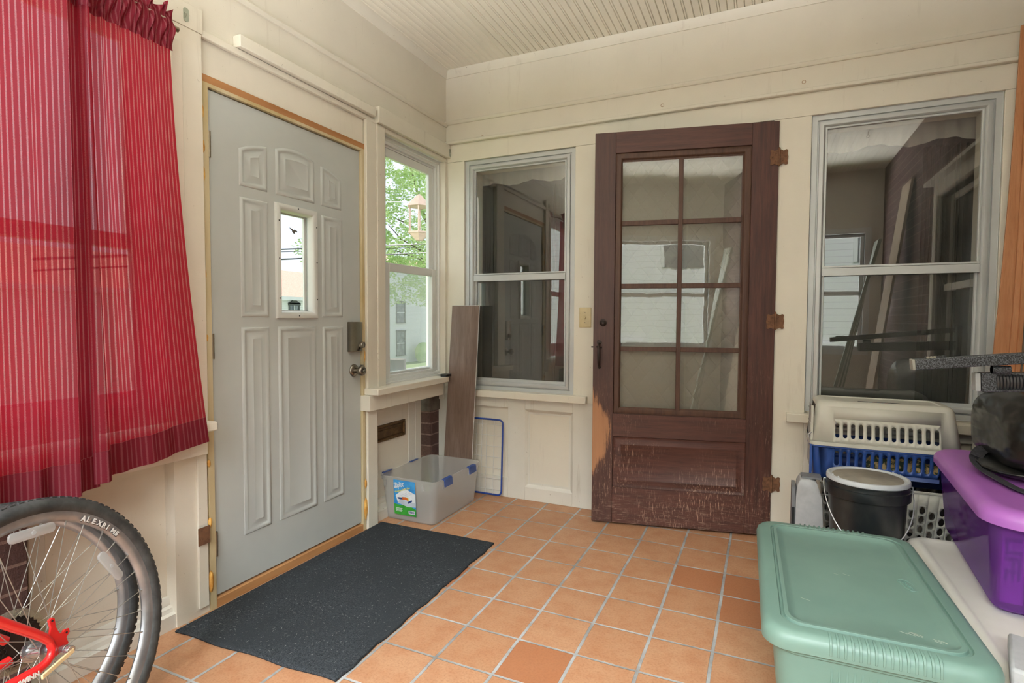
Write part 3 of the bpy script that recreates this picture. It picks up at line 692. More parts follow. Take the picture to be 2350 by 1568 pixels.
# quilted cloth hung behind the panes
def quilt_mat():
    m, n, b_ = newmat('quilted_cloth'); b_.inputs['Roughness'].default_value = .8
    v = coords(n); b_.inputs['Base Color'].default_value = (*S((140, 140, 136)), 1)
    sp = N(n, 'ShaderNodeSeparateXYZ'); n.links.new(v, sp.inputs[0])
    def stitch(sign):
        s_ = math_(n, 'ADD', sp.outputs[0], math_(n, 'MULTIPLY', sp.outputs[2], sign*.75))
        fr = math_(n, 'FRACT', math_(n, 'ADD', math_(n, 'DIVIDE', s_, .085), 50)); return math_(n, 'ABSOLUTE', math_(n, 'SUBTRACT', fr, .5))
    d = math_(n, 'MINIMUM', math_(n, 'SUBTRACT', .5, stitch(1)), math_(n, 'SUBTRACT', .5, stitch(-1)))
    pad = math_(n, 'POWER', ramp(n, d, 0, .3), .45)
    nz = noise(n, coords(n, (1, 1, 1.6)), 9, 4, .6)
    bump(n, b_, math_(n, 'ADD', pad, math_(n, 'MULTIPLY', nz, 2.2)), .38, .010); return m
QUILT = quilt_mat()
q = B(QUILT); n = 40; rings = []
for i in range(41):
    z = .62+1.46*i/40; rings.append([(.12+.7*j/n, .052+.006*math.sin(j*.55+z*3)+.004*math.sin(z*9+j*.2), z) for j in range(n+1)])
q.loft(rings, closed=False, cap0=False, cap1=False); o = q.obj('quilted_liner'); o.parent = t; o['label'] = 'grey-white quilted cloth hung behind the panes'
q = B(mat('pipe_trace', (150, 150, 142), .8)); q.box(.505, .512, .046, .048, .66, 2.05); o = q.obj('liner_seam'); o.parent = t
# hardware
for zz in (2.024, 1.160, .284):
    q = B(RUST)
    def leaf(sgn):
        pts = [(0, -.038), (.010, -.040), (.022, -.033), (.034, -.040), (.043, -.036), (.041, -.018), (.045, 0), (.041, .018), (.043, .036), (.034, .040), (.022, .033), (.010, .040), (0, .038)]
        P_ = [(W_-.0+sgn*u, -.004, zz+v) for u, v in pts]
        q.poly(P_ if sgn > 0 else P_[::-1], (0, .003, 0))
        for (u, v) in ((.016, .02), (.016, -.02), (.031, 0)): q.lathe([(.004, 0), (.0035, -.002), (0, -.003)], 8, 'Y', (W_+sgn*u, -.004, zz+v))
    leaf(1); leaf(-1)
    q.tube([(W_, -.006, zz-.045), (W_, -.006, zz+.045)], .0058, 10); q.lathe([(.005, 0), (.006, .003), (0, .008)], 10, 'Z', (W_, -.006, zz+.045))
    o = q.obj('hinge'); o.parent = t; o['label'] = 'rusty brown scalloped hinge'
q = B(DARKIRON); q.lathe([(0, 0), (.021, 0), (.020, -.004), (.011, -.007), (.008, -.011), (0, -.012)], 24, 'Y', (.055, 0, 1.148)); o = q.obj('rosette'); o.parent = ls
q = B(DARKIRON)
q.lathe([(0, 0), (.014, 0), (.013, -.004), (0, -.006)], 16, 'Y', (.034, 0, 1.035)); q.lathe([(0, 0), (.009, 0), (.008, -.004), (0, -.006)], 16, 'Y', (.036, 0, .893))
q.tube([(.034, -.002, 1.03), (.034, -.028, 1.016), (.035, -.040, .985), (.036, -.040, .945), (.036, -.030, .91), (.036, -.002, .893)], [.006, .007, .0085, .0085, .007, .005], 10)
q.tube([(.022, -.012, 1.012), (.034, -.02, 1.006), (.05, -.014, 1.008)], .0055, 8)
q.box(-.012, .0, .012, .02, 1.005, 1.012); q.box(-.012, .0, .024, .032, 1.005, 1.012)
o = q.obj('thumb_latch_handle'); o.parent = ls

# ============================================================ THINGS ON THE FLOOR
# door mat
def mat_felt():
    m, n, b_ = newmat('charcoal_felt'); v = coords(n); b_.inputs['Roughness'].default_value = .95; b_.inputs['Specular IOR Level'].default_value = .1
    c = mixc(n, ramp(n, noise(n, v, 220, 3, .8), .35, .7), S((36, 39, 43)), S((74, 79, 84)))
    c = mixc(n, ramp(n, noise(n, v, 4, 3), .4, .7), c, S((52, 56, 60)), 'MIX')
    c2 = mixc(n, math_(n, 'MULTIPLY', ramp(n, noise(n, coords(n, (1, 3, 1), 'Object', (0, 0, .6)), 150, 2, .8), .66, .74), .6), c, S((150, 150, 150)))
    n.links.new(c2, b_.inputs['Base Color']); bump(n, b_, noise(n, v, 260, 3), .5, .003); return m
FELT = mat_felt()
t = thing('door_mat', (.335, -1.35, 0), 'black felt door mat speckled with lint in front of the grey entry door', 'door mat')
b = B(FELT); n = 44; rings = []
cor = [(-.028, -1.975), (.712, -1.94), (.690, -.742), (-.028, -.752)]
def bil(u, v):
    a_, c_, d_, e_ = cor; return tuple((a_[i]*(1-u)+c_[i]*u)*(1-v)+(e_[i]*(1-u)+d_[i]*u)*v for i in (0, 1))
edge = []
for k_ in range(n): edge.append(bil(k_/n, 0))
for k_ in range(n): edge.append(bil(1, k_/n))
for k_ in range(n): edge.append(bil(1-k_/n, 1))
for k_ in range(n): edge.append(bil(0, 1-k_/n))
edge = [(x_+(.0035*math.sin(i*.7)+.002*math.sin(i*1.9))*(1 if n <= i < 2*n else .4)*(x_ > 0), y_+.004*math.sin(i*.35)*(1 if i < n else 0)) for i, (x_, y_) in enumerate(edge)]
cx_, cy0 = .335, -1.35
def ring(k_, z, wob=0): return [(cx_+(x_-cx_)*k_, cy0+(y_-cy0)*k_, z+wob*math.sin(i*.45)) for i, (x_, y_) in enumerate(edge)]
b.loft([ring(1, .001), ring(1.003, .006, .0), ring(.996, .0105), ring(.985, .0115, .0006), ring(.6, .0105), ring(.2, .0105)], True)
b.obj('mat_body', t)
LINT = mat('pale_lint', (150, 150, 150), .9)
b = B(LINT); rnd = random.Random(11)
for i in range(950):
    u, v = rnd.random()*.96+.02, rnd.random()*.96+.02; x_, y_ = bil(u, v); a_ = rnd.uniform(0, PI); L_ = rnd.choice([.004, .006, .009, .014])*rnd.uniform(.5, 1); w_ = .00032*rnd.uniform(.8, 1.6)
    pts = []; aa = a_
    for s_ in range(5): pts.append((x_, y_)); x_ += math.cos(aa)*L_/4; y_ += math.sin(aa)*L_/4; aa += rnd.uniform(-.5, .5)
    l_ = [(p[0]-w_*math.sin(a_), p[1]+w_*math.cos(a_), .0122) for p in pts]; r2 = [(p[0]+w_*math.sin(a_), p[1]-w_*math.cos(a_), .0122) for p in pts]
    b.loft([l_, r2], closed=False, cap0=False, cap1=False, smooth=False)
tag(b.obj('lint', t), kind='stuff')

# clear storage bin
t = thing('storage_bin', (.10, -.42, 0), 'open clear plastic storage bin with blue latches standing in the corner', 'storage bin')
b = B(CLEARP); cx_, cy0 = .100, -.415
lay = [(.0, .325, .49, .03), (.004, .335, .50, .035), (.235, .385, .535, .04), (.236, .40, .55, .045), (.256, .405, .555, .045), (.258, .400, .55, .043), (.257, .384, .534, .038), (.236, .378, .528, .037), (.008, .330, .494, .03)]
def bx(z): return cx_-.002+(.0)*z
b.loft([rr(cx_, cy0, w_, d_, r_, z, 7) for z, w_, d_, r_ in lay], True, True, True)
b.obj('tub', t)
for (xx, yy) in ((-.05, -.69), (.21, -.69)): b = B(CLEARP); b.box(xx-.006, xx+.006, yy-.004, yy+.012, .200, .238); b.obj('rib', t)
for yy in (-.6, -.3): b = B(CLEARP); b.box(.288, .297, yy-.005, yy+.005, .2, .238); b.obj('rib', t)
def latch(sx, yy):
    q = B(BLUE); x_ = cx_+sx*.203; s_ = sx
    pr = [(0, .262), (-.012, .262), (-.012, .258), (-.002, .257), (.004, .252), (.006, .222), (.009, .215), (.014, .216), (.013, .226), (.011, .252), (.008, .260)]
    q.loft([[(x_+s_*d, y2, z) for d, z in pr] for y2 in (yy-.042, yy+.042)], True, smooth=False); q.obj('latch', t, bevel=.001)
latch(1, -.575); latch(1, -.285); latch(-1, -.60); latch(-1, -.33)
# label on the front of the bin
LB = [mat('label_blue', (30, 120, 198), .4, 0, (70, 160, 222), 14), mat('label_green', (70, 170, 60), .4, 0, (40, 140, 50), 14), mat('label_white', (236, 240, 244), .45),
      mat('label_yellow', (226, 222, 120), .45), mat('label_orange', (220, 110, 44), .45), mat('label_navy', (34, 60, 120), .45), mat('label_grey', (196, 206, 220), .45)]
b = B(*LB)
MLb = Matrix(((1, 0, 0, .020), (0, math.sin(R_(-3.5)), -math.cos(R_(3.5)), -.6855), (0, math.cos(R_(3.5)), math.sin(R_(-3.5)), .055), (0, 0, 0, 1)))
b.T = MLb @ Matrix.Translation((-.006, -.012, 0)) @ Matrix.Diagonal((1.27, 1.22, 1, 1))      # label space: u 0-.115, v 0-.155, h out
LW, LH = .118, .168
b.use(LB[0]); b.box(0, LW, 0, LH, 0, .0006)
g_ = [(0, 0), (LW, 0), (LW, .035)]+[(LW*(1-k_/8), .035+.022*(k_/8)+.006*math.sin(k_/8*PI*1.6)) for k_ in range(1, 9)]
b.use(LB[1]); b.poly([(u, v, .0007) for u, v in g_], (0, 0, .0004))
b.use(LB[2]); b.poly([(u, v, .0012) for u, v in [(.010, .092), (.060, .132), (.118, .108), (.118, .047), (.075, .043), (.022, .056)]], (0, 0, .0003))
b.use(LB[6])
for k_ in range(1, 4): u = .012+.016*k_; b.poly([(u+p, q_, .0016) for p, q_ in [(0, .088), (.001, .088), (.045, .112), (.044, .113)]], (0, 0, .0002))
b.poly([(u, v, .0016) for u, v in [(.020, .056), (.034, .078), (.116, .066), (.117, .049), (.075, .045)]], (0, 0, .0002))
b.use(LB[5]); b.poly([(u, v, .002) for u, v in [(.020, .084), (.052, .086), (.052, .076), (.026, .076)]], (0, 0, .0002)); b.poly([(u, v, .002) for u, v in [(.076, .068), (.098, .080), (.100, .072), (.078, .059)]], (0, 0, .0002))
b.use(LB[3]); b.poly([(u, v, .0019) for u, v in [(.068, .090), (.080, .088), (.084, .074), (.074, .070)]], (0, 0, .0002))
b.use(LB[4]); b.poly([(u, v, .0022) for u, v in [(.046, .088), (.066, .090), (.076, .084), (.078, .074), (.062, .076), (.048, .074)]], (0, 0, .0002))
b.use(LB[2]); b.text('Ziploc', .034, Matrix.Translation((.006, .128, .0022)) @ Matrix.Rotation(R_(14), 4, 'Z') @ Matrix.Diagonal((.62, 1, 1, 1)), .0002, .15, .0012)
b.use(LB[3]); b.text('Weather Shield Box', .0125, Matrix.Translation((.008, .104, .0026)) @ Matrix.Rotation(R_(20), 4, 'Z') @ Matrix.Diagonal((.86, 1, 1, 1)), .0002, .1, .0003)
b.use(LB[2]); b.box(.022, .10, .110, .111, .0012, .0014)
for k_ in range(4): b.box(.008, .045-.004*(k_ % 2), .030-.005*k_, .032-.005*k_, .0012, .0014)
b.box(.078, .112, .010, .026, .0012, .0015); b.use(LB[5])
for k_ in range(11): b.box(.082+.0025*k_, .0832+.0025*k_+(.0006 if k_ % 3 else 0), .013, .024, .0016, .0018)
o = b.obj('label', t); o['label'] = 'blue and green paper label with white lettering'

# laminate board leaning in the corner
t = thing('laminate_board', (.12, -.13, 0), 'long grey-brown laminate floor board leaning in the corner behind the clear bin', 'board')
b = B(LAMI)
P0, P1, Q0, Q1 = Vector((-.006, -.134, .0)), Vector((.208, -.134, .006)), Vector((.039, -.076, 1.266)), Vector((.245, -.076, 1.266))
th = Vector((0, .011, .001))
b.loft([[P0, P1, P1+th, P0+th], [Q0, Q1, Q1+th, Q0+th]], True, smooth=False); b.obj('plank', t, bevel=.001)
b = B(mat('board_pale_edge', (214, 212, 210), .5)); e = Vector((.0022, -.0006, 0))
b.loft([[P1-e*.1+Vector((0, -.0008, 0)), P1+e, P1+e+th*.6, P1+th*.6], [Q1-e*.1+Vector((0, -.0008, 0)), Q1+e, Q1+e+th*.6, Q1+th*.6]], True, smooth=False)
up_ = Vector((0, .0004, .002)); b.loft([[Q0, Q0+up_, Q0+up_+th*.8, Q0+th*.8], [Q1+e, Q1+e+up_, Q1+e+up_+th*.8, Q1+e+th*.8]], True, smooth=False)
o = b.obj('tongue_edge', t); o['label'] = 'pale tongue edge'

# wire grid
t = thing('wire_rack', (.21, -.045, 0), 'blue framed white wire grid panel leaning on the wainscot behind the board', 'wire rack')
def wr(u, v): return (u, -.052+.022*v/.5, v)
pts = []
for (sx, sz, a0) in ((1, 1, 0), (-1, 1, 90), (-1, -1, 180), (1, -1, 270)):
    for k_ in range(6):
        a = R_(a0+18*k_); pts.append(wr(.212+sx*(.186-.028)+.028*math.cos(a)+(0 if 1 else 0), .263+sz*(.248-.028)+.028*math.sin(a)))
b = B(BLUEM); b.tube(pts, .0062, 8, closed=True); b.obj('outer_frame', t)
WW = mat('white_coated_wire', (214, 214, 210), .4)
for k_ in range(7): q = B(WW); z = .048+.0715*k_; q.tube([wr(.03, z), wr(.394, z)], .0017, 6); q.obj('cross_wire', t)
for u in (.07, .115, .205, .245, .28, .335): q = B(WW); q.tube([wr(u, .018), wr(u, .508)], .0019, 6); q.obj('upright_wire', t)

# ------------------------------------------------------------ green tote
GRN = mat('sage_green_plastic', (112, 145, 134), .40, 0, (107, 140, 129), 5, b_=.02, bscale=200)
GRN2 = mat('sage_green_lid_plastic', (104, 134, 124), .42, 0, (112, 142, 131), 3, b_=.04, bscale=140)
t = thing('storage_tote', (2.2035, -1.342, 0), 'sage green lidded storage tote on the tile floor in front of the black bucket', 'storage tote')
cx_, cy0 = 2.2035, -1.342; ROT = Matrix.Translation((cx_, cy0, 0)) @ Matrix.Rotation(R_(1.6), 4, 'Z')
b = B(GRN); b.T = ROT
lay = [(0, .37, .70, .05), (.004, .38, .71, .055), (.20, .415, .752, .06), (.202, .425, .762, .06), (.335, .448, .788, .065), (.337, .470, .812, .07), (.352, .472, .814, .07), (.354, .44, .78, .06)]
b.loft([rr(0, 0, w_, d_, r_, z, 7) for z, w_, d_, r_ in lay], True)
for k_ in range(16): b.box(-.092+.0165*k_-.0025, -.092+.0165*k_+.0025, -.392, -.375, .10, .330)
b.loft([[(x_, -.378-.004*math.sin(k_), z_) for x_, z_ in ((-.15, .30), (.16, .30), (.13, .21), (-.12, .21))] for k_ in (0, 1.57)], True)
b.obj('tub', t, bevel=.001)
b = B(GRN2); b.T = ROT
lay = [(.018, .352, .056), (.0, .353, .066), (-.001, .372, .066), (.004, .388, .064), (.012, .397, .060), (.022, .400, .055), (.046, .4005, .048), (.048, .3945, .047), (.054, .3945, .046), (.056, .4025, .044), (.066, .4025, .042), (.069, .400, .04), (.082, .392, .036), (.090, .3895, .033), (.20, .3895, .02)]
b.loft([rr(0, 0, .505-2*i, .848-2*i, max(r_, .012), z, 8) for i, z, r_ in lay], True, False, True)
for sgn in (-1, 1):
    for k_ in range(15 if sgn < 0 else 14):
        x_ = -.100+.0158*k_; 
        pr = [(.3985, .380), (.4022, .384), (.4022, .411), (.397, .4195), (.385, .4258), (.362, .4258), (.362, .42), (.3985, .41)]
        b.loft([[(x_+dx, sgn*y2, z2) for z2, y2 in pr] for dx in (-.0028, .0028)], True, smooth=False)
ld = b.obj('lid', t, bevel=.0008)
b = B(GRN); b.T = ROT @ Matrix.Translation((.155, .012, .3900)) @ Matrix.Rotation(R_(-72), 4, 'Z')
b.text('Sterilite', .018, Matrix.Translation((-.030, -.006, 0)), .0012, .15)
pts = rr(0, 0, .074, .030, .012, .0006, 5); b.tube(pts, .0014, 6, closed=True); b.obj('embossed_mark', ld)
SCR = mat('pale_scuff', (176, 186, 172), .7)
rnd = random.Random(5)
for (cx2, cy2) in ((.085, -.285), (.155, -.300), (-.03, .02), (-.14, -.2)):
    b = B(SCR); b.T = ROT
    for k_ in range(7 if cy2 < -.25 else 2):
        u, v = cx2+rnd.uniform(-.018, .018), cy2+rnd.uniform(-.006, .006); b.poly([(u, v, .3899), (u+.016, v-.008, .3899), (u+.017, v-.007, .3899), (u+.001, v+.0012, .3899)], (0, 0, .0003))
    o = b.obj('scuff_mark', ld); o['label'] = 'pale scuff mark'

# ------------------------------------------------------------ pet carrier on laundry basket
WHT = mat('off_white_plastic', (206, 206, 196), .45, 0, (200, 199, 188), 4)
def slot_cell(q, fmap, u0, u1, v0, v1, cu, cv, hw, hh, n=20, tear=False):
    """cell rectangle with a rounded slot or teardrop hole; fmap(u, v)->3D"""
    out, inn = [], []
    for k_ in range(n):
        a = 2*PI*(k_+.5)/n; ca, sa = math.cos(a), math.sin(a)
        if tear:
            r_ = 1.0; ix, iy = cu+hw*ca*(1-.45*max(0, sa)**1.5), cv+hh*sa
        else:
            st = max(hh-hw, 0); ix = cu+hw*ca; iy = cv+hw*sa+(st if sa > 0 else -st)
        tx = ((u1-cu) if ca > 0 else (cu-u0))/max(abs(ca), 1e-6); ty = ((v1-cv) if sa > 0 else (cv-v0))/max(abs(sa), 1e-6)
        tt = min(tx, ty); out.append((cu+ca*tt, cv+sa*tt)); inn.append((ix, iy))
    # insert exact corners
    O, I = [], []
    for k_ in range(n):
        O.append(out[k_]); I.append(inn[k_]); a_, c_ = out[k_], out[(k_+1) % n]
        onx = lambda p: abs(p[0]-u0) < 1e-6 or abs(p[0]-u1) < 1e-6
        if onx(a_) != onx(c_):
            O.append((u1 if max(a_[0], c_[0]) > cu else u0, v1 if max(a_[1], c_[1]) > cv else v0)); I.append(((inn[k_][0]+inn[(k_+1) % n][0])/2, (inn[k_][1]+inn[(k_+1) % n][1])/2))
    q.loft([[fmap(*p) for p in O], [fmap(*p) for p in I]], True, False, False, smooth=False)
t = thing('pet_carrier', (2.455, -.19, .435), 'white and blue plastic pet carrier stacked on the laundry basket under the wide window', 'pet carrier')
cx_, cy0 = 2.452, -.192
def shell(q, lay, cut):   # rounded rect shell where the long sides between x limits can be cut for slots
    pass
def side_band(q, zb, zt, wb, wt, db, dt, slots, sx, hw, zs0, zs1, n=13):
    for sgn in (-1, 1):
        def fm_(u, v):
            k_ = (v-zb)/(zt-zb); return (cx_+u, cy0+sgn*((db+(dt-db)*k_)/2), v)
        u0, u1 = -slots*(n/2), slots*(n/2)
        for i in range(n):
            a_ = u0+slots*i+sx
            slot_cell(q, fm_, a_, a_+slots, zs0-.02, zs1+.02, a_+slots/2, (zs0+zs1)/2, hw, (zs1-zs0)/2)
        ul = lambda v: -(wb+(wt-wb)*(v-zb)/(zt-zb))/2
        for (ua, ub) in ((None, u0+sx), (u1+sx, None)):
            for (va, vb) in ((zb, zt),):
                A_ = [(ul(va) if ua is None else ua, va), (-ul(va) if ub is None else ub, va), (-ul(vb) if ub is None else ub, vb), (ul(vb) if ua is None else ua, vb)]
                q.add([fm_(*p) for p in A_], [(0, 1, 2, 3)])
        for (va, vb) in ((zb, zs0-.02), (zs1+.02, zt)):
            q.add([fm_(u0+sx, va), fm_(u1+sx, va), fm_(u1+sx, vb), fm_(u0+sx, vb)], [(0, 1, 2, 3)])
def ends(q, zb, zt, wb, wt, db, dt, r):
    """rounded corner strips and the far (right) end wall; left end is open for the wire door"""
    for sy in (-1, 1):
        for sx in (-1, 1):
            rings = []
            for (z, w_, d_) in ((zb, wb, db), (zt, wt, dt)):
                row = []
                for k_ in range(7):
                    a = R_(15*k_); row.append((cx_+sx*(w_/2+r*math.sin(a)), cy0+sy*(d_/2-r+r*math.cos(a)), z))
                rings.append(row)
            q.loft(rings, closed=False, cap0=False, cap1=False)
    q.add([(cx_+wb/2+r, cy0-db/2+r, zb), (cx_+wb/2+r, cy0+db/2-r, zb), (cx_+wt/2+r, cy0+dt/2-r, zt), (cx_+wt/2+r, cy0-dt/2+r, zt)], [(0, 1, 2, 3)])
RC = .035
b = B(WHT)
side_band(b, .612, .775, .51, .465, .305, .245, .0315, .008, .0085, .634, .700)
ends(b, .612, .775, .51, .465, .305, .245, RC)
def ring_c(w_, d_, z, r=RC): return rr(cx_, cy0, w_+2*r, d_, r, z, 6)
b.loft([ring_c(.465, .245, .775), ring_c(.455, .232, .790, .034), ring_c(.44, .212, .798, .03), ring_c(.41, .182, .799, .02), ring_c(.405, .176, .794, .02), ring_c(.30, .10, .794, .02)], True, False, True)
b.loft([ring_c(.512, .307, .612), ring_c(.520, .325, .610), ring_c(.520, .325, .596), ring_c(.512, .315, .594)], True, False, False)
b.obj('upper_shell', t, solid=.0025, weld=.0002)
b = B(BLUE)
side_band(b, .437, .596, .475, .508, .262, .300, .0315, .008, .0085, .502, .572)
ends(b, .437, .596, .475, .508, .262, .300, RC)
b.loft([ring_c(.508, .300, .585), ring_c(.516, .316, .588), ring_c(.516, .316, .594), ring_c(.508, .300, .596)], True, False, False)
b.loft([ring_c(.475, .262, .437), ring_c(.46, .24, .435, .03), ring_c(.3, .1, .435, .02)], True, False, True)
b.obj('lower_tray', t, solid=.0025, weld=.0002)
b = B(mat('carrier_wire', (176, 178, 178), .35, .8))
for k_ in range(9): y_ = cy0-.10+.025*k_; b.tube([(cx_-.285, y_, .47), (cx_-.280, y_, .76)], .0018, 6)
for k_ in range(5): z = .48+.065*k_; b.tube([(cx_-.284, cy0-.11, z), (cx_-.284, cy0+.11, z)], .0018, 6)
b.tube([(cx_-.292, cy0-.14, .60), (cx_-.298, cy0-.143, .64), (cx_-.288, cy0-.14, .65)], .004, 8)
b.obj('wire_gate', t)
b = B(BLUE); b.box(cx_-.292, cx_-.282, cy0-.145, cy0-.125, .44, .60); b.use(WHT); b.box(cx_-.290, cx_-.280, cy0-.140, cy0-.12, .60, .775); b.obj('gate_surround', t)
STK = [mat('sticker_dark', (48, 54, 62), .5), mat('sticker_mix', (170, 120, 90), .5, 0, (90, 150, 170), 60)]
b = B(*STK); b.loft([rr(cx_-.005, cy0-.045, .17, .04, .012, z, 4) for z in (.7945, .7955)], True); b.use(STK[1]); b.box(cx_-.05, cx_+.04, cy0-.056, cy0-.036, .7956, .7964)
o = b.obj('sticker', t); o['label'] = 'dark oval label with small coloured pictures'
b = B(mat('mottled_cloth', (196, 170, 120), .9, 0, (54, 70, 52), 34, lo=.47, hi=.53)); rnd = random.Random(8)
for i in range(9): blob(b, (cx_-.02+.028*i, cy0-.03+rnd.uniform(-.04, .03), .497+rnd.uniform(-.004, .012)), .038, 1, 1.3, .9, 80+i)
b.v = [(p[0], max(p[1], cy0-.125), max(p[2], .444)) for p in b.v]
tag(b.obj('cloth_bundle'), 'mottled tan and green cloth bundle lying inside the pet carrier', 'cloth')

t = thing('laundry_basket', (2.47, -.21, 0), 'white plastic laundry basket with teardrop holes under the pet carrier', 'laundry basket')
b = B(WHT); bx0, bx1 = 2.205, 2.735
def fb(u, v): k_ = v/.43; return (2.47+(u-2.47)*(.84+.16*k_), -.375-.0+.045*(1-k_), v)
def fbr(u, v): k_ = v/.43; return (2.47+(u-2.47)*(.84+.16*k_), -.045-.045*(1-k_)*.6, v)
nx = 14; du = (bx1-bx0)/nx
for fmm in (fb, fbr):
    for i in range(nx):
        z0 = .02+(i % 2)*.022
        b.add([fmm(bx0+du*i, 0), fmm(bx0+du*(i+1), 0), fmm(bx0+du*(i+1), z0), fmm(bx0+du*i, z0)], [(0, 1, 2, 3)])
        for j in range(7 if i % 2 else 8):
            za = z0+.044*j; slot_cell(b, fmm, bx0+du*i, bx0+du*(i+1), za, za+.044, bx0+du*(i+.5), za+.020, .0115, .0185, 14, True); zt_ = za+.044
        b.add([fmm(bx0+du*i, zt_), fmm(bx0+du*(i+1), zt_), fmm(bx0+du*(i+1), .43), fmm(bx0+du*i, .43)], [(0, 1, 2, 3)])
for (sx, xx) in ((-1, bx0), (1, bx1)):
    b.add([fb(xx, 0), fbr(xx, 0), fbr(xx, .43), fb(xx, .43)], [(0, 1, 2, 3)])
b.add([fb(bx0, .004), fb(bx1, .004), fbr(bx1, .004), fbr(bx0, .004)], [(0, 1, 2, 3)])
b.obj('basket_wall', t, solid=.003, weld=.0002)
b = B(WHT); b.tube([(bx0, -.375, .428), (bx1, -.375, .428), (bx1, -.045, .428), (bx0, -.045, .428)], .006, 8, closed=True); b.obj('rim', t)
DARKF = mat('dark_laundry', (34, 34, 38), .95, 0, (52, 50, 56), 20)
b = B(DARKF)
for i in range(5): blob(b, (2.30+.085*i, -.21, .10+.02*(i % 2)), .075, 1, 1.5, 1.1, 120+i)
b.v = [(p[0], min(max(p[1], -.31), -.1), max(p[2], .01)) for p in b.v]
tag(b.obj('dark_clothes'), 'dark clothes inside the white laundry basket', 'clothes')

# grey hood-shaped bin beside the brown door
GREYP = mat('light_grey_plastic', (176, 178, 180), .45); GREYD = mat('mid_grey_plastic', (122, 124, 128), .5)
t = thing('litter_box_hood', (2.14, -.46, 0), 'light grey plastic litter box hood standing on end between brown door and bucket', 'litter box')
b = B(GREYP); pr = [(2.092, 0), (2.097, .38), (2.103, .435), (2.115, .460), (2.15, .463), (2.178, .455), (2.20, .39), (2.205, .30), (2.21, .15), (2.212, 0)]
b.loft([[(x_+dx, y_, z*kz) for x_, z in pr] for y_, dx, kz in ((-.50, .004, .985), (-.495, 0, 1), (-.39, 0, 1))], True, smooth=False); b.obj('hood', t, bevel=.003)
b = B(GREYD); b.box(2.082, 2.096, -.50, -.39, 0, .425); b.box(2.12, 2.20, -.48, -.40, .462, .470); b.use(BLACKP); b.box(2.083, 2.093, -.506, -.499, .02, .33); b.box(2.128, 2.133, -.4985, -.4965, .416, .426); o = b.obj('vent_edge', t); o['label'] = 'darker grey edge strip'

# black bucket on a low crate
t = thing('storage_crate', (2.355, -.60, 0), 'low grey crate under the black bucket', 'crate')
b = B(GREYD); b.loft([rr(2.352, -.60, .235, .25, .02, z) for z in (0, .155)], True); b.obj('crate_body', t, bevel=.004)
BLK = mat('scuffed_black_plastic', (28, 32, 34), .32, 0, (66, 66, 62), 9, (1, 1, .5), lo=.45, hi=.8)
t = thing('bucket', (2.355, -.60, .155), 'black plastic bucket with dusty white lid between green tote and pet carrier', 'bucket')
bc = (2.355, -.60, .155)
b = B(BLK); b.lathe([(.0, 0), (.122, 0), (.126, .004), (.140, .300), (.152, .300), (.153, .303), (.153, .338), (.148, .340), (.147, .352), (.1485, .356), (.144, .358), (.142, .36), (.0, .36)], 56, 'Z', bc)
b.obj('pail', t, sharp=30)
LIDW = mat('dusty_white_plastic', (196, 200, 204), .45, 0, (184, 188, 190), 8); DUST = mat('grey_brown_dust', (150, 142, 128), .9, 0, (126, 120, 112), 12)
b = B(LIDW); b.lathe([(.0, .358), (.146, .358), (.1495, .361), (.1495, .374), (.147, .378), (.138, .379), (.134, .374), (.128, .3725), (.0, .3725)], 56, 'Z', bc)
for a in (25, 40, 200, 215): b.lathe([(.004, .379), (.003, .383), (0, .383)], 8, 'Z', (bc[0]+.138*math.cos(R_(a)), bc[1]+.138*math.sin(R_(a)), bc[2]))
bl = b.obj('lid', t, sharp=35)
b = B(DUST); b.lathe([(.0, .3732), (.127, .3732), (.126, .3738), (.022, .3740), (.02, .375), (0, .375)], 48, 'Z', bc); o = b.obj('dust_film', bl); o['label'] = 'grey brown dust on the lid'
b = B(mat('bail_wire', (206, 208, 212), .3, .6)); pts = []
for k_ in range(25):
    a = PI*k_/24; cc, ss = math.cos(a), math.sin(a)
    pts.append((bc[0]-.158*cc, bc[1]-.158*ss**.8 if ss > 0 else bc[1], bc[2]+.325-.205*(ss**1.1 if ss > 0 else 0)))
b.tube(pts, .0022, 8)
for s_ in (-1, 1): b.tube([(bc[0]+s_*.158, bc[1], bc[2]+.325), (bc[0]+s_*.158, bc[1], bc[2]+.35), (bc[0]+s_*.150, bc[1], bc[2]+.35)], .0022, 8)
b.obj('bail_handle', t)
b = B(LIDW); b.tube([pts[10], pts[12], pts[14]], .006, 10); b.obj('handle_grip', t)

# ------------------------------------------------------------ white bin and purple tote
t = thing('plastic_chest', (2.78, -1.31, 0), 'long white plastic chest lying beside the green tote, under the purple tote', 'chest')
WCH = mat('glossy_white_plastic', (226, 225, 216), .28, 0, (219, 217, 206), 4)
b = B(WCH); cx_, cy0 = 2.78, -1.33
b.loft([rr(cx_, cy0, w_, d_, r_, z, 6) for z, w_, d_, r_ in [(0, .56, 1.38, .04), (.22, .60, 1.42, .05), (.27, .608, 1.428, .055), (.295, .60, 1.42, .055), (.312, .58, 1.40, .055), (.321, .55, 1.37, .05), (.323, .52, 1.34, .05), (.318, .50, 1.32, .045), (.314, .48, 1.30, .04), (.314, .36, 1.1, .03)]], True)
b.obj('chest_body', t)
t = thing('storage_tote', (2.80, -.886, .322), 'translucent purple storage tote with lighter purple lid, on the white chest', 'storage tote')
cx_, cy0 = 2.806, -.880; ROT = Matrix.Translation((cx_, cy0, 0)) @ Matrix.Rotation(R_(-4.6), 4, 'Z')
b = B(PURPLEP); b.T = ROT
b.loft([rr(0, 0, w_, d_, r_, z, 8) for z, w_, d_, r_ in [(.325, .34, .70, .035), (.328, .37, .74, .042), (.338, .385, .76, .045), (.60, .425, .855, .055), (.61, .43, .86, .055)]], True, True, False)
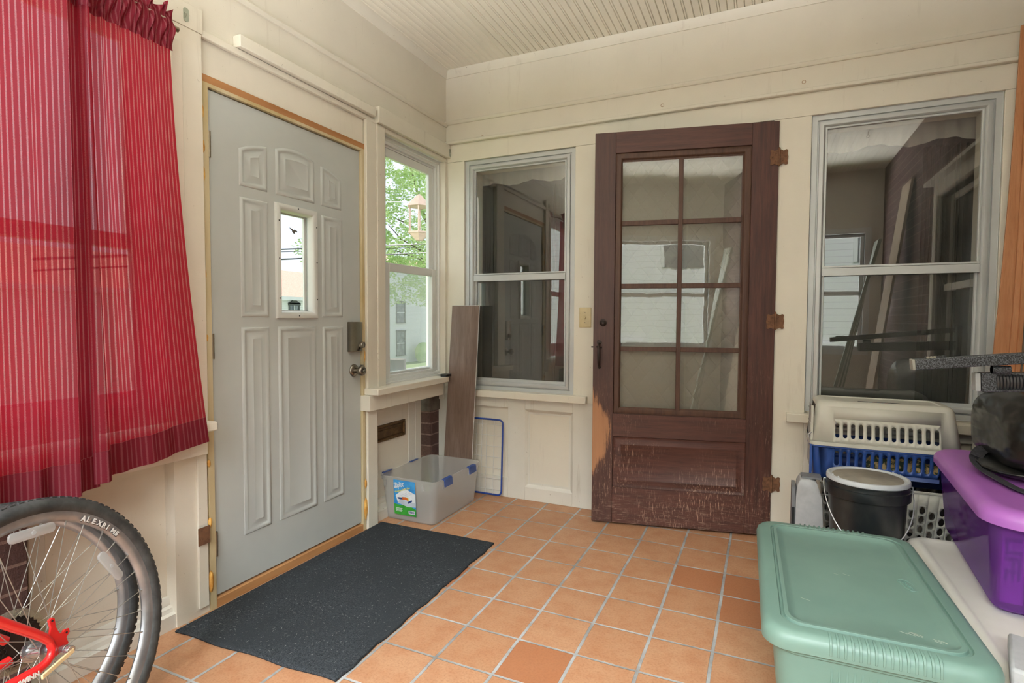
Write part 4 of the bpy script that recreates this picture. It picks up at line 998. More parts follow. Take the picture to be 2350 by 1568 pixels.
b.obj('tub', t)
b = B(PURPLEL); b.T = ROT
b.loft([rr(0, 0, .47-2*i, .93-2*i, max(r_, .01), z, 9) for i, z, r_ in [(.006, .595, .10), (0, .597, .105), (0, .618, .105), (.006, .632, .10), (.018, .641, .09), (.035, .645, .08), (.05, .645, .07), (.07, .642, .06), (.12, .642, .05)]], True, False, True)
b.obj('lid', t)
# contents: pink printed box and a white tub seen through the side
PK = mat('pink_card', (255, 170, 235), .7); PKD = mat('purple_print', (130, 60, 150), .7)
t = thing('game_box', (2.66, -1.17, .345), 'pink printed card box standing inside the purple tote, lettering down its side', 'box')
b = B(PK); b.T = ROT; b.box(-.172, -.120, -.350, -.315, .345, .595); b.obj('card_box', t)
b = B(PKD); b.T = ROT @ Matrix(((0, 1, 0, -.163), (0, 0, -1, -.3505), (-1, 0, 0, .545), (0, 0, 0, 1)))
b.text('LIFE', .050, Matrix.Diagonal((1.55, 1, 1, 1)), .0006, 0, .0012); b.obj('lettering', t)
DK = mat('dark_tote_contents', (150, 120, 176), .9, 0, (110, 90, 140), 8)
b = B(DK); b.T = ROT; b.loft([rr(.02, .05, .30, .58, .05, z) for z in (.335, .50)], True); tag(b.obj('folded_fabric'), 'folded lilac fabric filling the purple tote', 'fabric')
b = B(mat('pale_cloth', (214, 204, 222), .9)); b.T = ROT; b.loft([rr(-.10, .24, w_, d_, .03, z) for z, w_, d_ in ((.505, .13, .24), (.53, .15, .27), (.57, .10, .2))], True); tag(b.obj('pale_cloth', subd=1), 'pale cloth at the top of the purple tote', 'cloth')

# grey plastic edge at the frame corner
b = B(GREYP); b.poly([(2.545, -1.47, .328), (2.490, -1.66, .328), (2.76, -1.78, .328), (2.82, -1.56, .328)][::-1], (0, 0, .045))
tag(b.obj('plastic_tray', bevel=.008), 'light grey plastic tray resting on the near end of the white chest', 'tray')

# ------------------------------------------------------------ black bag on the purple tote
VIN = mat('black_vinyl', (24, 25, 23), .27, 0, (34, 34, 32), 6)
_n = VIN.node_tree; _b = _n.nodes['Principled BSDF']; bump(_n, _b, noise(_n, coords(_n, (1, 1, 2.2), 'Object', (.3, .5, .2)), 5, 2, .5), .55, .05); WEB = mat('black_webbing', (38, 38, 42), .8, 0, (60, 60, 66), 90, b_=.6, bscale=300); PIPE = mat('black_piping', (30, 30, 32), .25)
t = thing('duffel_bag', (2.93, -.80, .645), 'shiny black vinyl bag slumped on the purple tote', 'bag')
def puffy(q, c, rx, ry, rz, e=2.4, seed=0, n1=18, n2=32, amp=.03, flat=None):
    rnd = random.Random(seed); ph = [rnd.uniform(0, 6.3) for _ in range(8)]; rings = []
    sg = lambda v, p: math.copysign(abs(v)**p, v)
    for i in range(n1+1):
        th = PI*i/n1; ring = []
        for j in range(n2):
            p_ = 2*PI*j/n2; k_ = 1+amp*(math.sin(3*p_+ph[0])*math.sin(2*th+ph[1])+.6*math.sin(7*p_+ph[2]+3*th)+.5*math.sin(5*th+ph[3]+2*p_))
            ring.append((c[0]+rx*k_*sg(math.sin(th), 2/e)*sg(math.cos(p_), 2/e), c[1]+ry*k_*sg(math.sin(th), 2/e)*sg(math.sin(p_), 2/e), c[2]+rz*k_*sg(math.cos(th), 2/e)))
        rings.append(ring)
    q.loft(rings, True, True, True); return q
b = B(VIN); puffy(b, (2.885, -.78, .795), .208, .32, .150, 3.0, 3, 26, 48, .035); b.v = [(p[0]-.10*max(0, p[2]-.80)*0, p[1], max(p[2], .6465)) for p in b.v]; bag = b.obj('bag_body', t)
b = B(VIN); puffy(b, (2.83, -.80, .672), .17, .20, .024, 2.6, 5, amp=.02); b.v = [(p[0], p[1], max(p[2], .6460)) for p in b.v]; b.obj('bag_flap', t)
b = B(PIPE); pts = []
for k_ in range(40):
    a = 2*PI*k_/40; sg = lambda v, p: math.copysign(abs(v)**p, v); pts.append((2.83+.172*sg(math.cos(a), .77), -.80+.203*sg(math.sin(a), .77), .676+.004*math.sin(3*a)))
b.tube(pts, .004, 8, closed=True); b.obj('piping', t)
b = B(WEB)
def strap(q, P_, wd=.019, tk=.0016):
    P_ = [Vector(p) for p in P_]; rings = []
    Q = []
    for i in range(len(P_)-1):
        p0, p1, p2, p3 = P_[max(i-1, 0)], P_[i], P_[i+1], P_[min(i+2, len(P_)-1)]
        for s_ in range(8):
            u = s_/8; Q.append(.5*((2*p1)+(p2-p0)*u+(2*p0-5*p1+4*p2-p3)*u*u+(3*p1-p0-3*p2+p3)*u**3))
    Q.append(P_[-1])
    for i, p in enumerate(Q):
        d = (Q[min(i+1, len(Q)-1)]-Q[max(i-1, 0)]).normalized(); s_ = d.cross(Vector((.25, -.35, 1))).normalized(); nn = s_.cross(d).normalized()
        rings.append([p+s_*wd+nn*tk, p-s_*wd+nn*tk, p-s_*wd-nn*tk, p+s_*wd-nn*tk])
    q.loft(rings, True, smooth=False)
strap(b, [(2.79, -.60, .70), (2.72, -.66, .702), (2.665, -.76, .682), (2.655, -.86, .664), (2.672, -.98, .655), (2.695, -1.08, .652), (2.76, -1.16, .650)])
strap(b, [(2.662, -.775, .69), (2.70, -.72, .706), (2.76, -.74, .712), (2.80, -.84, .708), (2.80, -.98, .700), (2.82, -1.08, .684)])
b.obj('strap', t)

# ------------------------------------------------------------ speckled steel bar
SPK = newmat('hammered_black_steel'); _m, _n, _b = SPK; SPK = _m
_f = noise(_n, coords(_n, (1, 1, 1)), 330, 2, .6)
_n.links.new(mixc(_n, ramp(_n, _f, .44, .60), S((24, 26, 29)), S((92, 96, 103))), _b.inputs['Base Color']); _b.inputs['Roughness'].default_value = .4; bump(_n, _b, _f, .6, .002)
CAPG = mat('grey_end_cap', (150, 150, 142), .5)
t = thing('exercise_frame', (3.02, -1.17, 0), 'black speckled steel exercise frame arm reaching in over the black bag', 'exercise frame')
def bar(q, p0, p1, hy, hz):
    p0, p1 = Vector(p0), Vector(p1); d = (p1-p0).normalized(); sy = Vector((-d.y, d.x, 0)).normalized(); up = d.cross(sy) ; up = up if up.z > 0 else -up
    q.loft([[p+sy*a+up*c_ for a, c_ in ((-hy, -hz), (hy, -hz), (hy, hz), (-hy, hz))] for p in (p0, p1)], True, smooth=False); return d, sy, up
bs, be = (2.385, -1.17, 1.042), (3.09, -1.17, 1.120)
b = B(SPK); d, sy, up = bar(b, bs, be, .02, .0165); b.obj('upper_bar', t, bevel=.003)
b = B(CAPG); bar(b, tuple(Vector(bs)-d*.008), tuple(Vector(bs)+d*.0005), .0205, .017); b.obj('end_cap', t, bevel=.002)
b = B(BLACKP); c0 = Vector(bs)+d*.035+up*.0185
for k_ in range(6): p = c0+d*(.0085*k_); b.tube([p-sy*.012, p+sy*.012], .0042, 8)
b.use(mat('pale_rope', (150, 146, 134), .8))
for k_ in range(3): p = c0+d*(.0085*k_)+up*.001; b.tube([p-sy*.0128, p-sy*.010], .0044, 8)
b.obj('adjuster_ridges', t)
gs, ge = (2.556, -1.15, .994), (3.09, -1.15, 1.019)
b = B(SPK); d2, sy2, up2 = bar(b, gs, ge, .022, .029); b.obj('lower_bar', t, bevel=.003)
b = B(mat('pale_end_plate', (168, 172, 174), .4)); bar(b, tuple(Vector(gs)-d2*.014), tuple(Vector(gs)-d2*.001), .019, .0275); b.obj('end_plate', t, bevel=.002)
b = B(mat('ribbed_rubber', (44, 46, 50), .3)); g0 = Vector(gs)+d2*.035
prf = []; n = 11
for k_ in range(n*4+1): prf.append((.0245+.0035*(.5-.5*math.cos(2*PI*k_/4)), .085*k_/(n*4)))
rings = []
for r_, h in prf: rings.append([g0+d2*h+sy2*(-.012)+sy2*(r_*.75*math.cos(2*PI*j/20))+up2*(r_*1.0*math.sin(2*PI*j/20)) for j in range(20)])
b.loft(rings, True); b.obj('ribbed_grip', t)
b = B(SPK); c1 = Vector((2.578, -1.172, 1.034)); b.lathe([(.013, 0), (.013, .044), (.0085, .044), (.0085, 0), (.013, 0)], 20, 'X', c1); b.obj('pivot_sleeve', t, sharp=50)
b = B(SPK); b.box(3.088, 3.116, -1.20, -1.12, 0, 1.15); b.obj('upright', t, bevel=.003)

# ------------------------------------------------------------ oak boards at the right
def lean(q, x0, xt, wd, yb, yt, ztop, tk, bow=0.0, wt=None):
    n = 12; rings = []; wt = wt or wd
    for i in range(n+1):
        k_ = i/n; z = ztop*k_; x_ = x0+(xt-x0)*k_+bow*math.sin(PI*k_); y_ = yb+(yt-yb)*k_; ww = wd+(wt-wd)*k_
        rings.append([(x_, y_, z), (x_+ww, y_, z), (x_+ww, y_+tk, z), (x_, y_+tk, z)])
    q.loft(rings, True, smooth=False)
bdl = ['broad orange oak board leaning by the wide window, leftmost of the leaning boards', 'narrow orange oak board leaning just right of the broadest one', 'thin orange oak moulding leaning in the middle of the boards at the window', 'orange oak board leaning close to the brick wall, second from the wall', 'orange oak board leaning nearest to the brick wall']
for i, (x0, xt, wd, yb, yt, zt, tk, bow) in enumerate([(2.81, 2.965, .058, -.16, -.058, 2.5, .012, .022), (2.885, 2.985, .022, -.185, -.075, 2.46, .014, .02), (2.915, 3.00, .016, -.20, -.09, 2.40, .018, .016), (2.938, 3.02, .028, -.215, -.10, 2.36, .014, .016), (2.985, 3.06, .03, -.20, -.08, 2.30, .014, .01)]):
    q = B(OAK); lean(q, x0, xt, wd, yb, yt, zt, tk, bow); tag(q.obj('oak_board', bevel=.0015), bdl[i], 'board', 'oak boards leaning by the wide window')
# things leaning on the brick wall behind the camera's right shoulder, mirrored in the wide window
q = B(mat('beige_panel', (198, 180, 158), .7)); q.loft([[(2.80, -3.0, 0), (2.82, -3.0, 0), (2.82, -2.65, 0), (2.80, -2.65, 0)], [(3.09, -2.9, 2.42), (3.11, -2.9, 2.42), (3.11, -2.55, 2.42), (3.09, -2.55, 2.42)]], True, smooth=False)
tag(q.obj('wall_panel'), 'tall beige panel leaning on the brick wall, mirrored in the wide window', 'panel')
for i in range(5):
    q = B(WHT if i % 2 else mat('green_grey_trim', (150, 160, 146), .5)); y_ = -3.25-.05*i
    q.loft([[(2.50+.03*i, y_, 0), (2.53+.03*i, y_, 0), (2.53+.03*i, y_+.04, 0), (2.50+.03*i, y_+.04, 0)], [(2.98, y_-.1, 2.0), (3.01, y_-.1, 2.0), (3.01, y_-.06, 2.0), (2.98, y_-.06, 2.0)]], True, smooth=False)
    tag(q.obj('trim_length'), ['white trim length nearest the beige leaning panel', 'grey-green trim length second from the beige leaning panel', 'white trim length in the middle of the leaning bundle', 'grey-green trim length second from the far end of the leaning bundle', 'white trim length farthest from the beige leaning panel'][i], 'trim board', 'bundle of trim lengths')
# eye hook in ceiling
q = B(RUST); q.tube([(2.75, -2.5, 2.85), (2.75, -2.5, 2.82)], .003, 6); q.tube([(2.75+.012*math.cos(a*.5), -2.5, 2.808+.012*math.sin(a*.5)) for a in range(13)], .0025, 6)
tag(q.obj('ceiling_hook'), 'small rusty hook screwed into the ceiling, mirrored in the wide window', 'hook')

# ============================================================ RED CURTAINS
def curtain_mat(name, dens, dk=1.0):
    m = bpy.data.materials.new(name); m.use_nodes = True; n = m.node_tree; n.nodes.clear()
    o = N(n, 'ShaderNodeOutputMaterial'); uv = N(n, 'ShaderNodeUVMap'); sp = N(n, 'ShaderNodeSeparateXYZ'); n.links.new(uv.outputs[0], sp.inputs[0])
    fr = math_(n, 'FRACT', math_(n, 'DIVIDE', sp.outputs[0], .0140)); tri = math_(n, 'ABSOLUTE', math_(n, 'SUBTRACT', fr, .5))
    mp = N(n, 'ShaderNodeMapping'); mp.inputs['Scale'].default_value = (1, 1, 1); n.links.new(uv.outputs[0], mp.inputs[0])
    nz = noise(n, mp.outputs[0], 420, 2, .7)
    strp = ramp(n, math_(n, 'ADD', tri, math_(n, 'MULTIPLY', math_(n, 'SUBTRACT', nz, .5), .34)), .20, .07)
    col = mixc(n, strp, S((126*dk, 44*dk, 56*dk)), S((150*dk, 80*dk, 88*dk)))
    tcol = mixc(n, strp, S((206, 34, 56)), S((234, 116, 122)))
    d = N(n, 'ShaderNodeBsdfDiffuse'); n.links.new(col, d.inputs[0]); tr = N(n, 'ShaderNodeBsdfTranslucent'); n.links.new(tcol, tr.inputs[0])
    a = N(n, 'ShaderNodeMixShader'); a.inputs[0].default_value = .58*dens[0]; n.links.new(d.outputs[0], a.inputs[1]); n.links.new(tr.outputs[0], a.inputs[2])
    t_ = N(n, 'ShaderNodeBsdfTransparent'); t_.inputs[0].default_value = (1, .86, .84, 1); mx = N(n, 'ShaderNodeMixShader')
    op = math_(n, 'MULTIPLY', math_(n, 'MAXIMUM', math_(n, 'MULTIPLY', strp, ramp(n, nz, .35, .65)), .11), dens[1])
    n.links.new(op, mx.inputs[0]); n.links.new(a.outputs[0], mx.inputs[1]); n.links.new(t_.outputs[0], mx.inputs[2])
    n.links.new(mx.outputs[0], o.inputs[0]); return m
CUR = curtain_mat('red_striped_voile', (1.0, .36)); CURD = curtain_mat('red_double_hem', (.35, .03), .78)
def sheet(q, y_of, x_of, z_of, u0, u1, v0, v1, nu, nv, wid, hgt):
    vs_, fs, uvs, arc = [], [], [], []
    for i in range(nv+1):
        v = v0+(v1-v0)*i/nv
        for j in range(nu+1):
            u = u0+(u1-u0)*j/nu; vs_.append((x_of(u, v), y_of(u, v), z_of(u, v)))
            if i == 0: s_ = s_+math.hypot(x_of(u, .5)-x_of(u-(u1-u0)/nu, .5), y_of(u, .5)-y_of(u-(u1-u0)/nu, .5)) if j else 0.0; arc.append(s_)
            uvs.append((arc[j], v*hgt))
    for i in range(nv):
        for j in range(nu): a = i*(nu+1)+j; fs.append((a, a+1, a+nu+2, a+nu+1))
    q.add(vs_, fs, True, uvs)
# right panel: u 0 (left edge) .. 1 (right edge), v 0 top .. 1 hem
def yR(u, v): L_ = -2.305-.0*v; Rr = -2.005+.128*v**1.5; return L_+(Rr-L_)*u+.004*math.sin(u*38)*(1-v)
def pleat(u, c, w_, d): return d*math.exp(-((u-c)/w_)**2)
def fold(u, v, k):
    return (.012*math.sin(u*11+1.0*v+k)*(1-.3*v)+.004*math.sin(u*27+k*2+1.5*v)*(1-.5*v))
def xR(u, v): return .062+fold(u, v, .4)+pleat(u, .05+.03*v, .05, .030)-pleat(u, .16+.02*v, .04, .022)+pleat(u, .40+.05*v, .05, .020*(1-.6*v))-pleat(u, .70-.02*v, .07, .018)-.014*u*v+.030*(1-u)*v
def zR(u, v): return 2.185+(.668+.042*u-2.185)*v
def yL(u, v): return -2.95+u*(.672+.0*v)+.004*math.sin(u*45)
def xL(u, v): return .070+fold(u*1.9, v, 2.4)*.9+.012*v*u+pleat(u, .90, .03, .030)-pleat(u, .82, .03, .018)+pleat(u, .62, .03, .015)
def zL(u, v): return 2.185+(.655+.012*math.sin(u*6)-2.185)*v
def make_curtain(nm, yf, xf, zf, wid, lab, side=1):
    t = thing(nm, (.06, yf(.5, 0), 2.19), lab, 'curtain', 'red curtains')
    q = B(CUR); sheet(q, yf, xf, zf, 0, side, .012, .935, 140, 80, wid, 1.52); q.obj('curtain_cloth', t)
    if side < 1: q = B(CURD); sheet(q, yf, xf, zf, side, 1, .012, .935, 24, 80, wid, 1.52); o = q.obj('side_hem', t); o['label'] = 'denser turned side hem'
    q = B(CURD); sheet(q, yf, lambda u, v: xf(u, v)+.0004, zf, 0, 1, .935, 1.0, 140, 8, wid, 1.52); o = q.obj('hem', t); o['label'] = 'denser doubled hem'
    q = B(CURD)
    yh = lambda u, v: yf(u, 0)
    xh = lambda u, v: max(xf(u, 0)+.004, .064)+.006+.007*math.sin(u*70+v*8)*math.sin(u*23)+.012*math.sin(PI*min(1, v*1.6))
    zh = lambda u, v: 2.207-.105*v+.006*math.sin(u*40)*(1-v)
    sheet(q, yh, xh, zh, 0, 1, 0, 1, 160, 10, wid, .1)
    xr = lambda u, v: max(xf(u, 0)+.004, .064)+.006+(.014*math.sin(u*90+2*v)+.012*math.sin(u*37))*(1-v)
    zr = lambda u, v: 2.245-.04*v+.010*math.sin(u*50)*(1-v)
    sheet(q, yh, xr, zr, 0, 1, 0, 1, 200, 6, wid, .05)
    o = q.obj('heading', t); o['label'] = 'gathered darker heading with a ruffle on the rod'
    return t
make_curtain('curtain', yR, xR, zR, .52, 'red striped curtain panel nearest the grey entry door')
make_curtain('curtain', yL, xL, zL, 1.0, 'red striped curtain panel farther left, above the bicycle wheel', .90)
t = thing('curtain_rod', (.055, -2.5, 2.19), 'thin metal curtain rod across the top of the curtained window', 'curtain rod')
q = B(BRASS); q.tube([(.055, -3.05, 2.19), (.055, -1.985, 2.19)], .006, 10); q.tube([(.055, -1.995, 2.19), (.055, -1.975, 2.19)], .009, 12); q.obj('rod', t)
q = B(BRASS); q.tube([(.055, -1.985, 2.19), (.03, -1.965, 2.20), (-.03, -1.955, 2.21)], .004, 8); q.obj('bracket', t)

# ============================================================ BICYCLE
TYRE = mat('black_tyre_rubber', (44, 46, 48), .55, 0, (70, 72, 72), 30); RIMM = mat('brushed_alloy_rim', (176, 178, 182), .32, .75, (150, 152, 156), 12); SPM = mat('steel_spoke', (190, 190, 186), .3, .8)
CLR = plastic_clear('clear_reflector_plastic', (226, 230, 232), .55, .12); REDP = mat('red_bike_paint', (214, 36, 36), .28, 0, (206, 30, 32), 5, coat=.5); HUBM = mat('polished_hub', (188, 190, 194), .2, .9)
def wheel(parent, name, c, Rt, rt, M_, label=None, nsp=32, root=None):
    """wheel about the local X axis, matrix M_; rim is the part that carries tyre, spokes and hub"""
    Rr_ = Rt-2*rt+.006
    q = B(RIMM); q.T = M_; q.lathe([(Rr_+.004, -.012), (Rr_+.006, -.0135), (Rr_-.010, -.013), (Rr_-.022, -.008), (Rr_-.026, 0), (Rr_-.022, .008), (Rr_-.010, .013), (Rr_+.006, .0135), (Rr_+.004, .012), (Rr_-.004, .0)], 72, 'X', closed=True)
    rim = q.obj(name, parent, sharp=50)
    q = B(TYRE); q.T = M_; n = 16; prof = [((Rt-rt)+rt*math.cos(2*PI*k_/n), rt*.98*math.sin(2*PI*k_/n)) for k_ in range(n)]
    q.lathe(prof, 72, 'X', closed=True)
    for k_ in range(110):
        a = 2*PI*k_/110; ca, sa = math.cos(a), math.sin(a)
        for s_ in (-1, 1):
            old = q.T; q.T = M_ @ Matrix.Rotation(a, 4, 'X')
            q.box(.002 if s_ > 0 else -.010, .010 if s_ > 0 else -.002, Rt-.004, Rt+.0006, -.0062, .0062); q.T = old
    q.obj('tyre', rim)
    for k_ in range(nsp):
        s_ = -1 if k_ % 2 else 1; a = 2*PI*k_/nsp; off = (1 if (k_//2) % 2 else -1)*1.15
        p0 = (s_*.026, .021*math.cos(a+off), .021*math.sin(a+off)); p1 = (s_*.003, (Rr_-.024)*math.cos(a), (Rr_-.024)*math.sin(a))
        q = B(SPM); q.T = M_; q.tube([p0, p1], .00105, 5, caps=False); pn = tuple(p1[i]*.96+p0[i]*.04 for i in range(3)); q.tube([pn, p1], .0021, 6); q.obj('spoke', rim)
    q = B(HUBM); q.T = M_
    q.lathe([(.0, -.05), (.007, -.05), (.007, -.036), (.014, -.034), (.014, -.029), (.027, -.028), (.027, -.024), (.019, -.022), (.017, 0), (.019, .022), (.027, .024), (.027, .028), (.014, .029), (.014, .034), (.007, .036), (.007, .05), (0, .05)], 28, 'X')
    q.obj('hub', rim, sharp=40)
    return rim
def reflector(rim, M_, ang, rad, L_=.085, x_=.012):
    q = B(CLR); q.T = M_ @ Matrix.Rotation(ang, 4, 'X') @ Matrix.Translation((x_, rad, 0)) @ Matrix.Rotation(R_(90), 4, 'Y')
    q.loft([rr(0, 0, L_+d_, .026+d_, .011, z, 4) for z, d_ in ((-.004, -.003), (-.003, 0), (.003, 0), (.004, -.003))], True); q.tube([(0, 0, .004), (0, 0, .007)], .006, 10)
    q.obj('reflector', rim, bevel=.001)
t = thing('bicycle', (.30, -2.55, 0), 'red bicycle with silver rims, only its wheel and rear frame ends in view', 'bicycle')
def wheel_matrix(c, yaw, tilt):
    n_ = Vector((math.cos(yaw)*math.cos(tilt), math.sin(yaw)*math.cos(tilt), math.sin(tilt))); h_ = Vector((-math.sin(yaw), math.cos(yaw), 0)); u_ = n_.cross(h_)
    return Matrix(((n_.x, h_.x, u_.x, c[0]), (n_.y, h_.y, u_.y, c[1]), (n_.z, h_.z, u_.z, c[2]), (0, 0, 0, 1)))
MW = wheel_matrix((.348, -2.5625, .3605), .2886, .1739)
rim = wheel(t, 'wheel', None, .3658, .0215, MW)
reflector(rim, MW, R_(86), .286, .115); reflector(rim, MW, R_(28.7), .240, .105)
WHL = mat('white_decal', (238, 238, 238), .4); BKD = mat('black_decal', (30, 32, 34), .4)
q = B(WHL, BKD); Rr_ = .3658-.043+.006
word = 'ALEXRIMS'
for i, ch in enumerate(word):
    a = R_(60.5-3.15*i)
    M2 = MW @ Matrix.Rotation(a, 4, 'X') @ Matrix(((0, 0, 1, .0142), (0, 1, 0, Rr_-.0225), (-1, 0, 0, 0), (0, 0, 0, 1)))
    q.use(WHL); q.text(ch, .0205, M2 @ Matrix.Translation((-.006, 0, .0012)), .0003, .15, .0006)
    q.use(BKD); q.text(ch, .0205, M2 @ Matrix.Translation((-.0045, -.0012, .0004)), .0003, .15, .0009)
q.obj('rim_lettering', rim)
# rear frame ends (near side) and far stay, in the wheel's own frame
def ptube(q, P_, r): q.T = MW; q.tube(P_, r, 14)
q = B(REDP); ptube(q, [(.058, -.42, .425), (.058, -.115, .127), (.058, -.055, .068), (.058, -.036, .048), (.058, -.024, .030)], [.0115, .0115, .0108, .010, .009])
q2 = B(REDP); ptube(q2, [(.060, -.44, .0), (.059, -.115, -.012), (.058, -.060, -.016), (.058, -.040, -.012), (.058, -.026, -.003), (.058, -.020, .012), (.058, -.024, .031)], [.0125, .0122, .0110, .0098, .0092, .009, .009])
ss = q.obj('seat_stay', t); cs = q2.obj('chain_stay', t)
q = B(REDP); ptube(q, [(-.060, -.42, .43), (-.058, -.12, .135), (-.056, -.03, .045)], .0105); ptube(q, [(-.060, -.44, .0), (-.058, -.12, -.008), (-.056, -.03, -.004)], .0115); q.obj('far_stay', t)
q = B(REDP); q.T = MW; q.poly([(.054, y_, z_) for y_, z_ in [(-.024, .040), (-.016, .060), (-.018, .078), (-.009, .082), (-.003, .076), (-.004, .056), (.002, .036), (.010, .034), (.014, .038), (.026, .036), (.027, .026), (.016, .018), (.019, .002), (.010, -.002), (.004, .004), (-.004, .000), (-.010, -.010), (-.022, -.010), (-.018, .006), (-.020, .022)]], (.006, 0, 0)); dr = q.obj('dropout', t, bevel=.001)
for (y_, z_) in ((-.0105, .0735), (.018, .029)): q = B(BLACKP); q.T = MW; q.tube([(.0602, y_, z_), (.0606, y_, z_)], .0028, 10); q.obj('bolt_hole', dr)
q = B(HUBM); q.T = MW; q.tube([(.050, 0, -.004), (.074, 0, -.004)], .0105, 16); q.tube([(.074, 0, -.006), (.086, .0, -.008)], .011, 16)
q.use(mat('cream_lever', (212, 186, 142), .5)); q.loft([[(.082+dx, .006-k_*.082, -.010-k_*.016+c_) for c_, dx in ((-.005, 0), (.005, 0), (.005, .006), (-.005, .006))] for k_ in (0, .5, 1)], True, smooth=False)
q.obj('quick_release_lever', t, bevel=.001)
q = B(WHL); Mx = MW @ Matrix(((0, 0, 1, .0716), (1, 0, 0, -.142), (0, 1, 0, -.0185), (0, 0, 0, 1))) @ Matrix.Rotation(R_(-4), 4, 'Z')
q.text('SCHWINN', .0155, Mx, .0003, 0, .0006); q.obj('frame_lettering', cs)
# second wheel behind
RT2 = .3487
MW2 = wheel_matrix((.193, -2.566, .3442), .118, .161)
root = thing('spare_wheel', (.193, -2.566, 0), 'spare silver-rimmed wheel with toothed gear disc, behind the red bicycle wheel', 'wheel')
rim2 = wheel(root, 'rim', None, RT2, .020, MW2)
q = B(plastic_clear('clear_spoke_guard', (206, 202, 190), .28, .2)); q.T = MW2; q.lathe([(.03, .030), (.075, .026), (.078, .024), (.075, .022), (.03, .026)], 48, 'X', closed=True); q.obj('spoke_guard', root)
q = B(DARKIRON); q.T = MW2
for k_, r_ in enumerate((.062, .055, .048, .041, .034)):
    x_ = .032+.0045*k_; pts = []
    nt_ = int(r_*2*PI/.0125)
    for i in range(nt_*2): a = 2*PI*i/(nt_*2); rr2 = r_ if i % 2 else r_-.005; pts.append((x_, rr2*math.cos(a), rr2*math.sin(a)))
    q.poly(pts, (.002, 0, 0))
q.obj('gear_cluster', root)

# ============================================================ OUTDOORS (street side)
GR = mat('grass', (96, 132, 58), .95, 0, (142, 160, 96), 1.4, lo=.3, hi=.7)
b = B(GR); b.box(-70, -.6, -30, 90, -2.7, -2.5); struct(b.obj('ground_street'), 'grass and road side beyond the porch')
b = B(mat('asphalt', (150, 148, 144), .9)); b.box(-19.5, -12.5, -30, 90, -2.5, -2.48); b.use(mat('kerb', (205, 202, 196), .9)); b.box(-21.5, -20.6, -30, 90, -2.5, -2.46); struct(b.obj('ground_road'), 'pale road and pavement')
def siding_mat(name, c):
    m, n, b_ = newmat(name); sp = N(n, 'ShaderNodeSeparateXYZ'); tc = N(n, 'ShaderNodeTexCoord'); n.links.new(tc.outputs['Object'], sp.inputs[0])
    fr = math_(n, 'FRACT', math_(n, 'ADD', math_(n, 'DIVIDE', sp.outputs[2], .115), 50)); ln = ramp(n, fr, .0, .12)
    n.links.new(mixc(n, ln, S(tuple(k*.72 for k in c)), S(c)), b_.inputs['Base Color']); b_.inputs['Roughness'].default_value = .8
    bump(n, b_, fr, .5, .03); return m
SID = siding_mat('white_clapboard', (238, 240, 242)); ROOF = mat('red_shingles', (196, 142, 124), .95, 0, (214, 168, 150), 6, (1, 4, 4)); DKW = mat('dark_window_trim', (96, 100, 100), .7); GLD = mat('distant_glass', (150, 158, 160), .2, 0, (90, 100, 104), 3)
t = thing('house', (-25, 40, -2.5), 'tall white clapboard house across the street, partly behind the tree', 'house')
b = B(SID); b.box(-28.5, -25, 31.3, 52, -2.5, 5.2); b.obj('house_wall', t)
b = B(ROOF); b.loft([[(-29, 31, 5.2), (-24.5, 31, 5.2), (-27, 31, 6.4)], [(-29, 52.5, 5.2), (-24.5, 52.5, 5.2), (-27, 52.5, 6.4)]], True, smooth=False); b.obj('roof', t)
def hwin(par, x_, y0, y1, z0, z1, pedi=False):
    q = B(DKW); q.box(x_, x_+.10, y0-.12, y1+.12, z1, z1+.16); q.box(x_, x_+.06, y0-.09, y0, z0, z1); q.box(x_, x_+.06, y1, y1+.09, z0, z1); q.box(x_, x_+.10, y0-.12, y1+.12, z0-.1, z0)
    if pedi: q.poly([(x_, y0-.16, z1+.1), (x_, y1+.16, z1+.1), (x_, (y0+y1)/2, z1+.38)], (.1, 0, 0))
    o = q.obj('window', par)
    g = B(GLD); g.box(x_-.02, x_+.02, y0, y1, z0, z1); g.use(VINYL); g.box(x_+.02, x_+.04, y0, y1, (z0+z1)/2-.03, (z0+z1)/2+.03)
    if pedi: g.box(x_+.02, x_+.04, (y0+y1)/2-.02, (y0+y1)/2+.02, z0, z1)
    g.obj('pane', o)
hwin(t, -25, 33.25, 34.3, -1.8, .05); hwin(t, -25, 33.25, 34.3, .85, 2.4); hwin(t, -25, 38, 39, -1.8, .05); hwin(t, -25, 38, 39, .85, 2.4)
t = thing('house', (-26, 22, -2.5), 'low white house with red shingle roof seen through the entry door pane', 'house')
b = B(SID); b.box(-34, -25, 8, 28.2, -2.5, 2.35); b.obj('house_wall', t)
b = B(ROOF); b.poly([(-24.6, 7.6, 2.45), (-34.4, 7.6, 2.45), (-29.5, 7.6, 4.55)], (0, 21, 0)); b.obj('roof', t)
b = B(VINYL); b.box(-24.95, -24.5, 7.6, 28.6, 2.25, 2.47); b.obj('eave', t)
hwin(t, -25, 22.25, 22.95, 1.25, 1.95, True); hwin(t, -25, 17.5, 18.4, .2, 1.9)
